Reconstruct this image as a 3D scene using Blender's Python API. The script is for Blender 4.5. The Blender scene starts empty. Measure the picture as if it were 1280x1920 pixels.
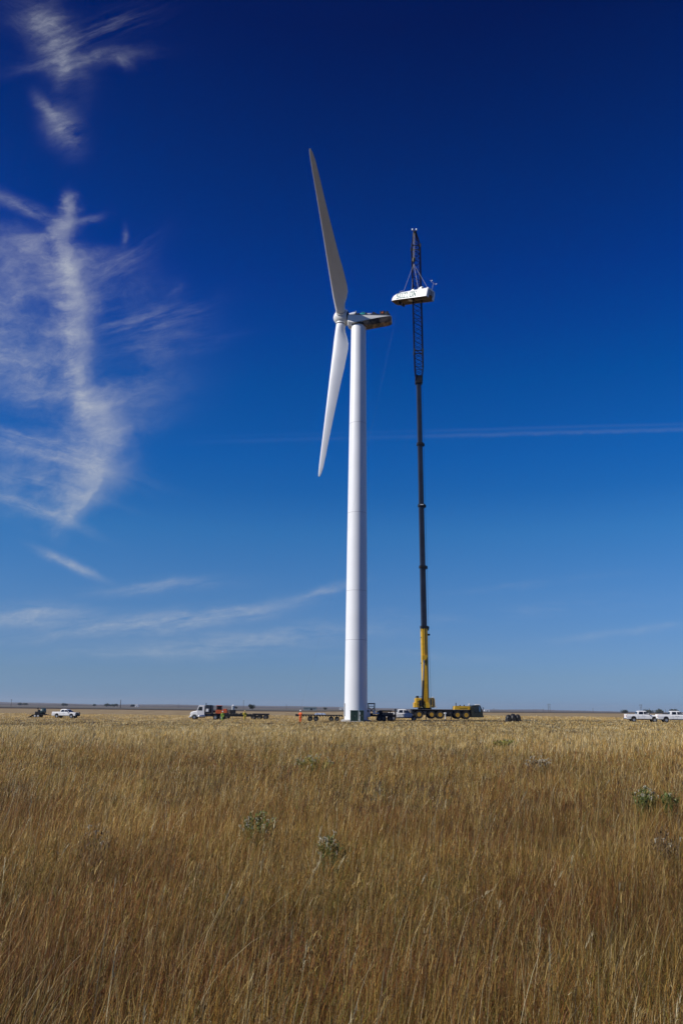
import bpy, math, random
import numpy as np
from mathutils import Vector, Matrix
random.seed(7); RNG = np.random.default_rng(11)
R = math.radians
scn = bpy.context.scene
COL = scn.collection

# ------------------------------------------------------------------ camera
EYE = 1.7; FPX = 1464.0; PITCH = R(14.13); ROLL = R(0.70)
cd = bpy.data.cameras.new('camera'); cam = bpy.data.objects.new('camera', cd); COL.objects.link(cam)
cd.sensor_fit = 'VERTICAL'; cd.sensor_height = 23.6; cd.sensor_width = 15.6
cd.lens = 23.6 * FPX / 1920; cd.clip_start = 0.1; cd.clip_end = 60000
cam.matrix_world = Matrix.Translation((0, 0, EYE)) @ Matrix.Rotation(math.pi/2 + PITCH, 4, 'X') @ Matrix.Rotation(ROLL, 4, 'Z')
scn.camera = cam

# ------------------------------------------------------------------ sun direction, exposure
SUN_E = 37.0; SUN_A = 18.0       # elevation; azimuth: from the left, 18 degrees towards the camera
sdir = Vector((-math.cos(R(SUN_A))*math.cos(R(SUN_E)), -math.sin(R(SUN_A))*math.cos(R(SUN_E)), math.sin(R(SUN_E))))
sl = bpy.data.lights.new('sun', 'SUN'); sl.energy = 4.8; sl.angle = R(0.53); sl.color = (1.0, 0.95, 0.87)
so = bpy.data.objects.new('sun', sl); COL.objects.link(so); so.location = (-60, -20, 80)
so.rotation_euler = sdir.to_track_quat('Z', 'Y').to_euler()
scn.view_settings.view_transform = 'Standard'; scn.view_settings.look = 'None'
HAZE = 4.5e-5
scn.view_settings.exposure = 0.0; scn.view_settings.gamma = 1.0

# ------------------------------------------------------------------ picture point -> place at a known distance
_c, _s = math.cos(PITCH), math.sin(PITCH)
_F = Vector((0, _c, _s)); _R0 = Vector((1, 0, 0)); _U0 = Vector((0, -_s, _c))
_R = _R0*math.cos(ROLL) + _U0*math.sin(ROLL); _U = -_R0*math.sin(ROLL) + _U0*math.cos(ROLL)
def ray(px, py): return _F + _R*((px-640)/FPX) + _U*((960-py)/FPX)
def at(px, py, Y):
    d = ray(px, py); d = d*(Y/d.y); return Vector((d.x, d.y, d.z + EYE))
def on_plane(px, py, z):
    d = ray(px, py); t = (z-EYE)/d.z; return Vector((d.x*t, d.y*t, z))
def uv(px, py):
    d = ray(px, py); return d.x/d.y, d.z/d.y

# ------------------------------------------------------------------ world: sky, cirrus, contrail
world = bpy.data.worlds.new("World"); scn.world = world; world.use_nodes = True
nt = world.node_tree; nt.nodes.clear(); N = nt.nodes; L = nt.links
class E_:
    """tiny expression builder over Math nodes"""
    def __init__(s, sock): s.s = sock
    def _b(a, op, b, c=None, clamp=False):
        n = N.new('ShaderNodeMath'); n.operation = op; n.use_clamp = clamp
        for i, v in enumerate((a, b, c)):
            if v is None: continue
            if isinstance(v, E_): L.new(v.s, n.inputs[i])
            else: n.inputs[i].default_value = float(v)
        return E_(n.outputs[0])
    def __add__(a, b): return E_._b(a, 'ADD', b)
    __radd__ = __add__
    def __sub__(a, b): return E_._b(a, 'SUBTRACT', b)
    def __rsub__(a, b): return E_._b(b, 'SUBTRACT', a)
    def __mul__(a, b): return E_._b(a, 'MULTIPLY', b)
    __rmul__ = __mul__
    def __truediv__(a, b): return E_._b(a, 'DIVIDE', b)
    def abs(a): return E_._b(a, 'ABSOLUTE', None)
    def exp(a): return E_._b(a, 'EXPONENT', None)
    def pw(a, b): return E_._b(a, 'POWER', b)
    def mx(a, b): return E_._b(a, 'MAXIMUM', b)
    def mn(a, b): return E_._b(a, 'MINIMUM', b)
    def gt(a, b): return E_._b(a, 'GREATER_THAN', b)
def sstep(a, e0, e1):
    n = N.new('ShaderNodeMapRange'); n.interpolation_type = 'SMOOTHSTEP'
    L.new(a.s, n.inputs[0]); n.inputs[1].default_value = e0; n.inputs[2].default_value = e1
    return E_(n.outputs[0])
def curve(a, pts, y0, y1):
    """piecewise curve of an expression; pts sorted in x"""
    x0, x1 = pts[0][0], pts[-1][0]
    t = (a - x0) * (1.0/(x1-x0))
    n = N.new('ShaderNodeFloatCurve'); n.mapping.extend = 'HORIZONTAL'; c = n.mapping.curves[0]
    q = [((x-x0)/(x1-x0), (y-y0)/(y1-y0)) for x, y in pts]
    c.points[0].location = q[0]; c.points[1].location = q[-1]
    for p in q[1:-1]: c.points.new(*p)
    n.mapping.update(); L.new(t.s, n.inputs['Value'])
    return E_(n.outputs[0]) * (y1-y0) + y0
def vec(x, y, z=0.0):
    n = N.new('ShaderNodeCombineXYZ')
    for i, v in enumerate((x, y, z)):
        if isinstance(v, E_): L.new(v.s, n.inputs[i])
        else: n.inputs[i].default_value = v
    return n.outputs[0]
def noise(v, scale, detail=5, rough=0.55, dist=0.0):
    n = N.new('ShaderNodeTexNoise'); n.inputs['Scale'].default_value = scale
    n.inputs['Detail'].default_value = detail; n.inputs['Roughness'].default_value = rough
    n.inputs['Distortion'].default_value = dist; L.new(v, n.inputs['Vector']); return E_(n.outputs['Fac'])
tc = N.new('ShaderNodeTexCoord'); sep = N.new('ShaderNodeSeparateXYZ'); L.new(tc.outputs['Generated'], sep.inputs[0])
dx, dy, dz = (E_(sep.outputs[i]) for i in range(3))
dyc = dy.mx(0.05); U_ = dx/dyc; V_ = dz/dyc
front = sstep(dy, 0.1, 0.3)
sky = N.new('ShaderNodeTexSky'); sky.sky_type = 'NISHITA'; sky.sun_disc = False
sky.sun_elevation = R(SUN_E); sky.sun_rotation = math.atan2(sdir.x, sdir.y) % (2*math.pi)
sky.altitude = 1000; sky.air_density = 1.0; sky.dust_density = 0.6; sky.ozone_density = 3.0
# the deep, polarised-looking blue of the thin high-plains air: tint by elevation (sine of it)
SKYTINT = [(0.0, (0.3194, 0.5253, 1.0157)), (0.0106, (0.3194, 0.5253, 1.0157)), (0.0394, (0.354, 0.5239, 0.8754)), (0.0783, (0.3648, 0.5593, 0.8913)), (0.1373, (0.3249, 0.6125, 0.9597)), (0.2163, (0.19, 0.6349, 1.0491)), (0.2684, (0.0738, 0.5405, 1.0633)), (0.307, (0.0344, 0.5155, 1.1163)), (0.3938, (0.0, 0.4328, 1.1023)), (0.4525, (0.0, 0.3433, 1.0644)), (0.5076, (0.0, 0.2657, 0.9837)), (0.606, (0.0, 0.1856, 0.7391)), (0.7197, (0.0, 0.0859, 0.464)), (1.0, (0.0, 0.0859, 0.464))]
ramp = N.new('ShaderNodeValToRGB'); cr = ramp.color_ramp; cr.interpolation = 'LINEAR'
for i, (p, c) in enumerate(SKYTINT):
    e = cr.elements[i] if i < 2 else cr.elements.new(p)
    e.position = p; e.color = (*c, 1)
L.new(dz.s, ramp.inputs[0])
mul = N.new('ShaderNodeMix'); mul.data_type = 'RGBA'; mul.blend_type = 'MULTIPLY'; mul.inputs[0].default_value = 1
L.new(sky.outputs[0], mul.inputs[6]); L.new(ramp.outputs[0], mul.inputs[7])

# warps shared by all clouds: broad, middling, fine
P0_ = vec(U_, V_, 3.1)
def noise2(v, scale, detail=4, rough=0.6):
    n = N.new('ShaderNodeTexNoise'); n.inputs['Scale'].default_value = scale
    n.inputs['Detail'].default_value = detail; n.inputs['Roughness'].default_value = rough; L.new(v, n.inputs['Vector'])
    sp_ = N.new('ShaderNodeSeparateColor'); L.new(n.outputs['Color'], sp_.inputs[0])
    return E_(sp_.outputs[0]) - 0.5, E_(sp_.outputs[1]) - 0.5
w1, w2 = noise2(P0_, 6, 5, 0.62)
w3, w4 = noise2(P0_, 26, 4, 0.6)
Uw = U_ + w1*0.07 + w3*0.014; Vw = V_ + w2*0.07 + w4*0.014
def curve_px(pts, wid=False):
    out = []
    for py, px in pts:
        if wid: out.append((uv(120, py)[1], px/FPX*1.12))
        else: u, v = uv(px, py); out.append((v, u))
    return sorted(out)
# big feather on the left: spine, reach on both sides, ribs that rise away from the spine
sp = curve_px([(330, 135), (380, 125), (430, 118), (500, 122), (560, 138), (640, 148), (720, 158), (800, 188), (860, 185), (930, 160), (985, 118), (1040, 100)])
us = curve(V_, sp, -0.7, 0.0)
d = U_ - us + w1*0.045 + w3*0.016
ad = (d*d + 0.00008).pw(0.5)
right = sstep(d, -0.012, 0.012)
env = curve(V_, sorted([(uv(120, y)[1], a) for y, a in [(330, 0.0), (350, 0.02), (372, 0.75), (420, 0.95), (450, 0.60), (500, 0.95), (600, 1.0), (700, 1.0), (780, .75), (850, .55), (920, .5), (975, .38), (1000, .1), (1040, 0.0)]]), 0, 1)
core_w = curve(V_, sorted([(uv(120, y)[1], a/FPX) for y, a in [(330, 8), (380, 16), (430, 22), (455, 14), (520, 30), (640, 27), (720, 30), (800, 46), (860, 52), (920, 42), (985, 20), (1040, 10)]]), 0, 0.05)
mott = noise(vec(Uw, Vw, 11.0), 7, 6, 0.62)
gz_ = noise(vec(Uw*1.0 + Vw*.25, Vw*2.6 - Uw*.5, 15.0), 26, 7, 0.74)
gauze = (gz_ - 0.5)*1.9 + 0.5
cq = (d + w3*0.022 + (gauze-0.5)*0.012)/core_w
core = (0.0 - cq*cq).exp()
rL = curve(V_, sorted([(uv(120, y)[1], a) for y, a in [(330, 0.0), (375, 0.02), (425, 0.08), (455, .45), (520, .60), (600, .95), (680, 1.0), (750, .95), (790, .45), (830, .55), (900, .60), (950, .42), (985, .22), (1040, 0)]]), 0, 1)
rR = curve(V_, sorted([(uv(120, y)[1], a) for y, a in [(330, 0.0), (425, .05), (470, .55), (560, .80), (640, .92), (700, .88), (780, .62), (830, .40), (900, .2), (960, .05), (1040, 0)]]), 0, 1)
reach = right*(rR*0.105 - rL*0.20) + rL*0.20 + 0.002
aq = ad/reach
fall = (0.0 - aq*aq*0.9).exp()
slope = right*0.28 + 0.22
rv = V_ - ad*slope + ad*ad*right*0.5 + w2*0.055 + w4*0.010
rib1 = noise(vec(d*2.2 + w2*0.1, rv*9.0, 2.0), 2.6, 5, 0.6)
rib2 = noise(vec(d*6.0, rv*30.0, 7.0), 2.4, 5, 0.66)
ribs = sstep(rib1*0.72 + rib2*0.28, 0.36, 0.66)
soft = sstep(mott, 0.34, 0.62)
feather = env*core*(0.10 + 0.26*soft + 0.22*rib1 + 0.34*gauze.mx(0.0)) + fall*sstep(reach, 0.012, 0.05)*(ribs*0.40 + soft*0.22 + 0.06)*(0.15 + 0.75*soft)*(0.45 + 0.75*gauze)
cloud = feather
STREAK = {}
def streak(ang, fine):
    """one fibrous noise per direction of drift, shared by the patches that follow it"""
    key = (round(ang/9.0)*9, fine)
    if key not in STREAK:
        c, s_ = math.cos(R(key[0])), math.sin(R(key[0]))
        uu = U_ + w1*(0.030 if fine else 0.07) + w3*0.010; vv = V_ + w2*(0.012 if fine else 0.05) + w4*0.006
        a = uu*c + vv*s_; b = vv*c - uu*s_
        STREAK[key] = noise(vec(a*1.0, b*(7.0 if fine else 2.6), key[0]*.37), 9, 5, 0.64)
    return STREAK[key]
def blob(px, py, lpx, wpx, ang, amp, stretch=7.0, seed=0.0, lo=0.38, hi=0.72, warp=1.0, fine=1.0):
    """one streaky patch of cirrus centred on a direction; ang in degrees, anticlockwise"""
    global cloud
    u0, v0 = uv(px, py); c, s_ = math.cos(R(ang)), math.sin(R(ang))
    k_ = 1.0 if warp > .7 else 0.45
    uu = U_ + (w1*0.07 + w3*0.014)*k_ - u0; vv = V_ + (w2*0.07 + w4*0.014)*k_ - v0
    a = uu*c + vv*s_; b = vv*c - uu*s_
    qa = a*(FPX/lpx); qb = b*(FPX/wpx)
    g = (0.0 - qa*qa - qb*qb).exp()
    n = streak(ang, stretch >= 7)
    cloud = cloud + g*sstep(n, lo, hi)*(0.35 + gauze.mx(0.0)*1.25)*amp
# top left plume
blob(95, 75, 38, 105, 26, 0.50, 3, 21.0, .28, .66)
blob(60, 45, 60, 34, -38, 0.30, 5, 22.0, .30, .70)
blob(150, 112, 110, 20, 8, 0.34, 6, 23.0, .30, .68)
blob(175, 60, 110, 30, 24, 0.20, 7, 24.0)
blob(118, 135, 14, 40, 0, 0.34, 3, 25.0, .25, .6, .5)
blob(232, 118, 22, 12, -35, 0.35, 4, 26.0, .3, .65, .4)
# small one below it
blob(122, 238, 30, 50, 30, 0.48, 3, 31.0, .26, .62, .6)
blob(92, 205, 42, 12, -50, 0.30, 5, 32.0, .3, .65, .5)
# arms at the top of the feather and wisps to its right
blob(50, 395, 75, 13, -27, 0.55, 6, 41.0, .28, .66, .6)
blob(165, 412, 30, 8, 24, 0.40, 5, 42.0, .3, .66, .4)
blob(232, 440, 6, 20, 0, 0.26, 3, 43.0, .25, .6, .3)
blob(225, 500, 80, 30, 40, 0.20, 8, 44.0, .34, .7)
blob(330, 540, 20, 12, 35, 0.20, 4, 45.0, .34, .7, .4)
blob(270, 605, 110, 32, 14, 0.24, 8, 46.0, .36, .7)
blob(300, 645, 110, 18, 8, 0.16, 8, 47.0, .36, .7)
blob(22, 470, 60, 45, -20, 0.26, 5, 48.0, .34, .7)
blob(5, 620, 50, 75, -14, 0.26, 5, 49.0, .30, .7)
blob(70, 735, 120, 28, -8, 0.26, 6, 50.0, .28, .66)
blob(80, 850, 150, 16, -16, 0.34, 9, 51.0, .30, .62, .3)
blob(60, 820, 130, 9, -16, 0.30, 12, 57.0, .30, .60, .2)
blob(60, 905, 130, 12, -14, 0.22, 9, 52.0, .34, .66, .3)
blob(60, 955, 95, 11, -20, 0.42, 9, 53.0, .26, .6, .4)
# low streaks
blob(128, 1056, 62, 8, -22, 0.53, 9, 61.0, .25, .6, .25)
blob(300, 1102, 105, 12, 5, 0.32, 9, 62.0, .26, .62, .5)
blob(50, 1152, 110, 18, 0, 0.51, 8, 63.0, .24, .62, .6)
blob(250, 1172, 190, 17, 6, 0.46, 10, 64.0, .26, .62, .6)
blob(440, 1150, 120, 15, 8, 0.30, 10, 65.0, .28, .64, .6)
blob(480, 1198, 220, 15, 4, 0.33, 12, 66.0, .26, .62, .5)
blob(330, 1222, 220, 12, 3, 0.30, 12, 67.0, .28, .64, .5)
blob(610, 1116, 55, 9, 16, 0.36, 9, 68.0, .28, .64, .4)
blob(900, 1150, 260, 12, 4, 0.14, 14, 69.0, .36, .7, .5)
blob(1180, 1188, 140, 8, 6, 0.17, 12, 70.0, .28, .64, .4)
blob(760, 1232, 240, 9, 1, 0.11, 14, 71.0, .36, .7, .4)
blob(970, 1095, 170, 8, 5, 0.09, 14, 72.0, .36, .7, .4)
# contrail: a thin line with a scalloped lower edge
(ua, va), (ub, vb) = uv(240, 825), uv(1280, 798)
k = (vb-va)/(ub-ua)
lv = V_ - (U_ - ua)*k - va
beads = noise(vec(U_, V_*0.3, 4.0), 60, 4, 0.6)
lv = lv + w2*0.004 + w4*0.0012
bb = lv*(FPX/3.2) - 1.0; line = (0.0 - bb*bb).exp()
b2 = (lv*FPX + 4.5 + beads*7.0)*(1/4.2); puff = (0.0 - b2*b2).exp()
patch = noise(vec(U_, V_, 6.0), 5, 4, 0.55)
trail = (line*0.034 + puff*0.070*(0.4 + beads*1.2))*(sstep(patch, 0.2, 0.6)*0.7 + 0.3)*(sstep(U_, ua, ua+0.25)*0.45 + sstep(U_, 0.0, 0.14)*0.55)
cloud = (cloud*sstep(V_, 0.02, 0.08) + trail)*front
cl = E_._b(cloud, 'MULTIPLY', 0.76, None, True)
mixc = N.new('ShaderNodeMix'); mixc.data_type = 'RGBA'; L.new(cl.s, mixc.inputs[0])
L.new(mul.outputs[2], mixc.inputs[6]); mixc.inputs[7].default_value = (5.7, 6.0, 6.5, 1)
bg = N.new('ShaderNodeBackground'); L.new(mixc.outputs[2], bg.inputs[0]); bg.inputs[1].default_value = 0.09
wo = N.new('ShaderNodeOutputWorld'); L.new(bg.outputs[0], wo.inputs[0])
world.cycles.sampling_method = 'MANUAL'; world.cycles.sample_map_resolution = 512

# ------------------------------------------------------------------ materials
MATS = {}
def mat(name, color, rough=0.5, metal=0.0, var=0.12, scale=3.0, bump=0.0, spec=0.5, coat=0.0, col2=None, lo=.35, hi=.65):
    """painted / natural surface: base colour broken up by two noises, a little bump"""
    if name in MATS: return MATS[name]
    m = bpy.data.materials.new(name); m.use_nodes = True; t = m.node_tree; b = t.nodes['Principled BSDF']
    o = t.nodes.new('ShaderNodeTexCoord')
    n = t.nodes.new('ShaderNodeTexNoise'); n.inputs['Scale'].default_value = scale; n.inputs['Detail'].default_value = 6
    t.links.new(o.outputs['Object'], n.inputs['Vector'])
    r = t.nodes.new('ShaderNodeValToRGB'); t.links.new(n.outputs['Fac'], r.inputs[0])
    c2 = col2 or tuple(c*(1-var) for c in color)
    c1 = color if col2 else tuple(min(1, c*(1+var*0.6)) for c in color)
    r.color_ramp.elements[0].position = lo; r.color_ramp.elements[1].position = hi
    r.color_ramp.elements[0].color = (*c2, 1); r.color_ramp.elements[1].color = (*c1, 1)
    t.links.new(r.outputs[0], b.inputs['Base Color'])
    b.inputs['Roughness'].default_value = rough; b.inputs['Metallic'].default_value = metal
    b.inputs['Specular IOR Level'].default_value = spec; b.inputs['Coat Weight'].default_value = coat
    if bump:
        bp = t.nodes.new('ShaderNodeBump'); bp.inputs['Strength'].default_value = bump
        t.links.new(n.outputs['Fac'], bp.inputs['Height']); t.links.new(bp.outputs[0], b.inputs['Normal'])
    MATS[name] = m; return m
WHITE = mat('white_paint', (0.80, 0.80, 0.79), 0.35, var=0.04, scale=0.7)
TOWERW = mat('tower_paint', (0.80, 0.81, 0.82), 0.42, var=0.035, scale=0.25)
SEAM = mat('seam_grey', (0.36, 0.37, 0.39), 0.6)
SHELLM = mat('fibreglass_white', (0.78, 0.77, 0.73), 0.45, var=0.07, scale=0.8)
INNER = mat('fibreglass_inside', (0.50, 0.40, 0.24), 0.8, var=0.25, scale=1.2)
GREASE_SHADE = mat('grease_and_shade_belly', (0.42, 0.27, 0.16), 0.5, col2=(0.035, 0.022, 0.018), scale=.9, lo=.44, hi=.60)
DARK = mat('black_steel', (0.018, 0.019, 0.024), 0.6, var=0.3, spec=.25)
NAVY = mat('navy_boom_paint', (0.016, 0.022, 0.042), 0.45, var=0.3, scale=1.0)
JIBM = mat('dark_jib_paint', (0.005, 0.006, 0.022), 0.7, var=0.3, scale=1.0, spec=.05)
MAROON = mat('maroon_steel', (0.012, 0.006, 0.020), 0.7, var=0.3, spec=.05)
YEL = mat('crane_yellow', (0.62, 0.36, 0.015), 0.4, var=0.15, scale=1.5)
RIMY = mat('rim_yellow', (0.46, 0.25, 0.02), 0.5, var=0.2, scale=5)
RUB = mat('rubber', (0.022, 0.021, 0.020), 0.8, var=0.3, scale=6)
DUST = mat('dusty_deck', (0.10, 0.095, 0.085), 0.8, var=0.3, scale=2)
GLASS = mat('dark_glass', (0.015, 0.02, 0.025), 0.08, var=0.1, spec=0.8)
BGLASS = mat('blue_glass', (0.10, 0.20, 0.33), 0.08, var=0.1, spec=0.9)
CHROME = mat('chrome', (0.55, 0.55, 0.56), 0.2, metal=0.9, var=0.1)
ALU = mat('alloy_rim', (0.42, 0.42, 0.43), 0.35, metal=0.6, var=0.1)
REDL = mat('tail_red', (0.35, 0.02, 0.015), 0.3)
LENS = mat('lamp_lens', (0.7, 0.7, 0.68), 0.15)
GREENB = mat('transformer_green', (0.018, 0.045, 0.032), 0.55, var=0.2, scale=1.5)
TEAL = mat('teal_paint', (0.02, 0.26, 0.27), 0.45, var=0.15)
PINK = mat('gearbox_grey', (0.50, 0.45, 0.45), 0.5, var=0.15)
ORG = mat('orange_paint', (0.52, 0.10, 0.025), 0.5, var=0.2)
WOODP = mat('weathered_pole', (0.11, 0.085, 0.065), 0.9, var=0.25)
LETTER = mat('letter_teal_grey', (0.06, 0.16, 0.165), 0.5, var=0.12, scale=2)
ROPE = mat('steel_rope', (0.10, 0.10, 0.11), 0.5)
SLING = mat('pale_sling', (0.42, 0.40, 0.42), 0.7)
BLUEP = mat('blue_grey_paint', (0.10, 0.15, 0.23), 0.5, var=0.2)
CONC = mat('concrete', (0.36, 0.35, 0.33), 0.85, var=0.2, scale=3)
SKIN = mat('skin', (0.42, 0.24, 0.17), 0.6)
GALV = mat('galvanised', (0.42, 0.43, 0.44), 0.45, metal=0.3)

# ------------------------------------------------------------------ mesh builder
def orth(d):
    d = d.normalized(); a = Vector((0, 0, 1)) if abs(d.z) < 0.9 else Vector((1, 0, 0))
    u = d.cross(a).normalized(); return u, d.cross(u).normalized()
class MB:
    def __init__(s): s.v = []; s.f = []
    def add(s, vs, fs):
        o = len(s.v); s.v += [Vector(v) for v in vs]; s.f += [tuple(i+o for i in f) for f in fs]; return s
    def box(s, c, size, rot=None, bev=0.0):
        hx, hy, hz = (q/2 for q in size); b = min(bev, hx*.9, hy*.9, hz*.9)
        if b <= 0:
            vs = [(x, y, z) for x in (-hx, hx) for y in (-hy, hy) for z in (-hz, hz)]
            fs = [(0, 1, 3, 2), (4, 6, 7, 5), (0, 4, 5, 1), (2, 3, 7, 6), (0, 2, 6, 4), (1, 5, 7, 3)]
        else:
            ring = lambda x, iy, iz: [(x, -hy+iy, -hz+iz+b), (x, -hy+iy+b, -hz+iz), (x, hy-iy-b, -hz+iz), (x, hy-iy, -hz+iz+b),
                                      (x, hy-iy, hz-iz-b), (x, hy-iy-b, hz-iz), (x, -hy+iy+b, hz-iz), (x, -hy+iy, hz-iz-b)]
            i = b*0.6
            vs = ring(-hx, i, i) + ring(-hx+b, 0, 0) + ring(hx-b, 0, 0) + ring(hx, i, i)
            fs = [tuple(range(7, -1, -1)), tuple(range(24, 32))]
            for r_ in range(3):
                for j in range(8): fs.append((r_*8+j, r_*8+(j+1) % 8, r_*8+8+(j+1) % 8, r_*8+8+j))
        c = Vector(c)
        s.add([(rot @ Vector(v) if rot else Vector(v)) + c for v in vs], fs); return s
    def tube(s, a, b, r0, r1=None, n=10, caps=True):
        a, b = Vector(a), Vector(b); r1 = r0 if r1 is None else r1
        if (b-a).length < 1e-6: return s
        u, w = orth(b-a); vs = []
        for p, r_ in ((a, r0), (b, r1)):
            for i in range(n):
                t = 2*math.pi*i/n; vs.append(p + (u*math.cos(t) + w*math.sin(t))*r_)
        fs = [(i, (i+1) % n, n+(i+1) % n, n+i) for i in range(n)]
        if caps: fs += [tuple(range(n-1, -1, -1)), tuple(range(n, 2*n))]
        return s.add(vs, fs)
    def path(s, pts, r_, n=6):
        for p, q in zip(pts, pts[1:]): s.tube(p, q, r_, n=n)
        return s
    def loft(s, rings, close=True, caps=True):
        n = len(rings[0]); vs = [p for rg in rings for p in rg]; fs = []
        m = n if close else n-1
        for k in range(len(rings)-1):
            for i in range(m): fs.append((k*n+i, k*n+(i+1) % n, (k+1)*n+(i+1) % n, (k+1)*n+i))
        if caps and close: fs += [tuple(range(n-1, -1, -1)), tuple(range((len(rings)-1)*n, len(rings)*n))]
        return s.add(vs, fs)
    def lathe(s, prof, origin, axis, n=24, caps=True):
        axis = Vector(axis).normalized(); u, w = orth(axis); o = Vector(origin)
        rings = [[o + axis*h + (u*math.cos(2*math.pi*i/n) + w*math.sin(2*math.pi*i/n))*max(r_, 1e-4) for i in range(n)] for r_, h in prof]
        return s.loft(rings, caps=caps)
    def prism(s, prof, y0, y1, inset=0.0, axis='y'):
        """side profile (x,z) pushed from y0 to y1, its outer rings drawn in a little for rounded edges"""
        cx = sum(p[0] for p in prof)/len(prof); cz = sum(p[1] for p in prof)/len(prof)
        def ring(y, k): return [Vector((cx+(p[0]-cx)*k, y, cz+(p[1]-cz)*k)) for p in prof]
        if inset:
            k = 1-inset; q = (y1-y0)*0.04
            rings = [ring(y0, k), ring(y0+q, 1), ring(y1-q, 1), ring(y1, k)]
        else: rings = [ring(y0, 1), ring(y1, 1)]
        return s.loft(rings)
    def xf(s, M):
        s.v = [M @ v for v in s.v]; return s
    def pieces(s, name, m, parent=None, smooth=False):
        """one object per separate piece"""
        par = list(range(len(s.v)))
        def find(i):
            while par[i] != i: par[i] = par[par[i]]; i = par[i]
            return i
        for f in s.f:
            for j in f[1:]: par[find(f[0])] = find(j)
        groups = {}
        for f in s.f: groups.setdefault(find(f[0]), []).append(f)
        for fs in groups.values():
            ids = sorted({i for f in fs for i in f}); mp = {i: k for k, i in enumerate(ids)}; q = MB(); q.v = [s.v[i] for i in ids]; q.f = [tuple(mp[i] for i in f) for f in fs]; q.build(name, m, parent, smooth)
    def build(s, name, m, parent=None, smooth=False, tags=None):
        me = bpy.data.meshes.new(name); me.from_pydata([tuple(v) for v in s.v], [], s.f); me.validate()
        import bmesh
        bm = bmesh.new(); bm.from_mesh(me); bmesh.ops.recalc_face_normals(bm, faces=bm.faces); bm.to_mesh(me); bm.free()
        me.materials.append(m)
        o = bpy.data.objects.new(name, me); COL.objects.link(o)
        if smooth:
            me.shade_smooth() if hasattr(me, 'shade_smooth') else None
            if smooth != 'all' :
                try: me.set_sharp_from_angle(angle=R(35))
                except Exception: pass
        if parent: o.parent = parent
        if tags: tag(o, **tags)
        return o
def tag(o, label=None, category=None, group=None, kind=None):
    for k_, v_ in (('label', label), ('category', category), ('group', group), ('kind', kind)):
        if v_: o[k_] = v_
    return o
def thing(name, label, cat, loc=(0, 0, 0), rz=0.0, group=None):
    o = bpy.data.objects.new(name, None); o.empty_display_size = 0.3; COL.objects.link(o)
    o.location = loc; o.rotation_euler = (0, 0, rz); return tag(o, label, cat, group)

# ------------------------------------------------------------------ ground
def sst(x, a, b):
    t = np.clip((np.asarray(x, float)-a)/(b-a), 0, 1); return t*t*(3-2*t)
def gz(X, Y):
    X = np.asarray(X, float); Y = np.asarray(Y, float)
    return sst(Y, 20, 110)*(-0.5 + 0.5*np.tanh((X+5)/25))*1.05 + 0.04*np.sin(X*.31+Y*.11)*np.cos(Y*.23)
def g(X, Y): return float(gz(X, Y))
def axis_steps(lo, hi, first, growth):
    a = [0.0]; st = first
    while a[-1] < hi: a.append(a[-1]+st); st *= growth
    return a
pos = axis_steps(0, 16000, 1.2, 1.06)
xs = np.array(sorted([-p for p in pos[1:]] + pos)); ys = np.array([-p for p in reversed(pos[1:]) if p < 3000] + pos)
GX, GY = np.meshgrid(xs, ys); GZ = gz(GX, GY)
nx, ny = len(xs), len(ys)
idx = np.arange(nx*ny).reshape(ny, nx)
quads = np.stack([idx[:-1, :-1], idx[:-1, 1:], idx[1:, 1:], idx[1:, :-1]], -1).reshape(-1, 4)
me = bpy.data.meshes.new('ground'); me.from_pydata(np.stack([GX, GY, GZ], -1).reshape(-1, 3).tolist(), [], quads.tolist())
me.shade_smooth()
ground = bpy.data.objects.new('ground', me); COL.objects.link(ground); tag(ground, kind='structure')
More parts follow.
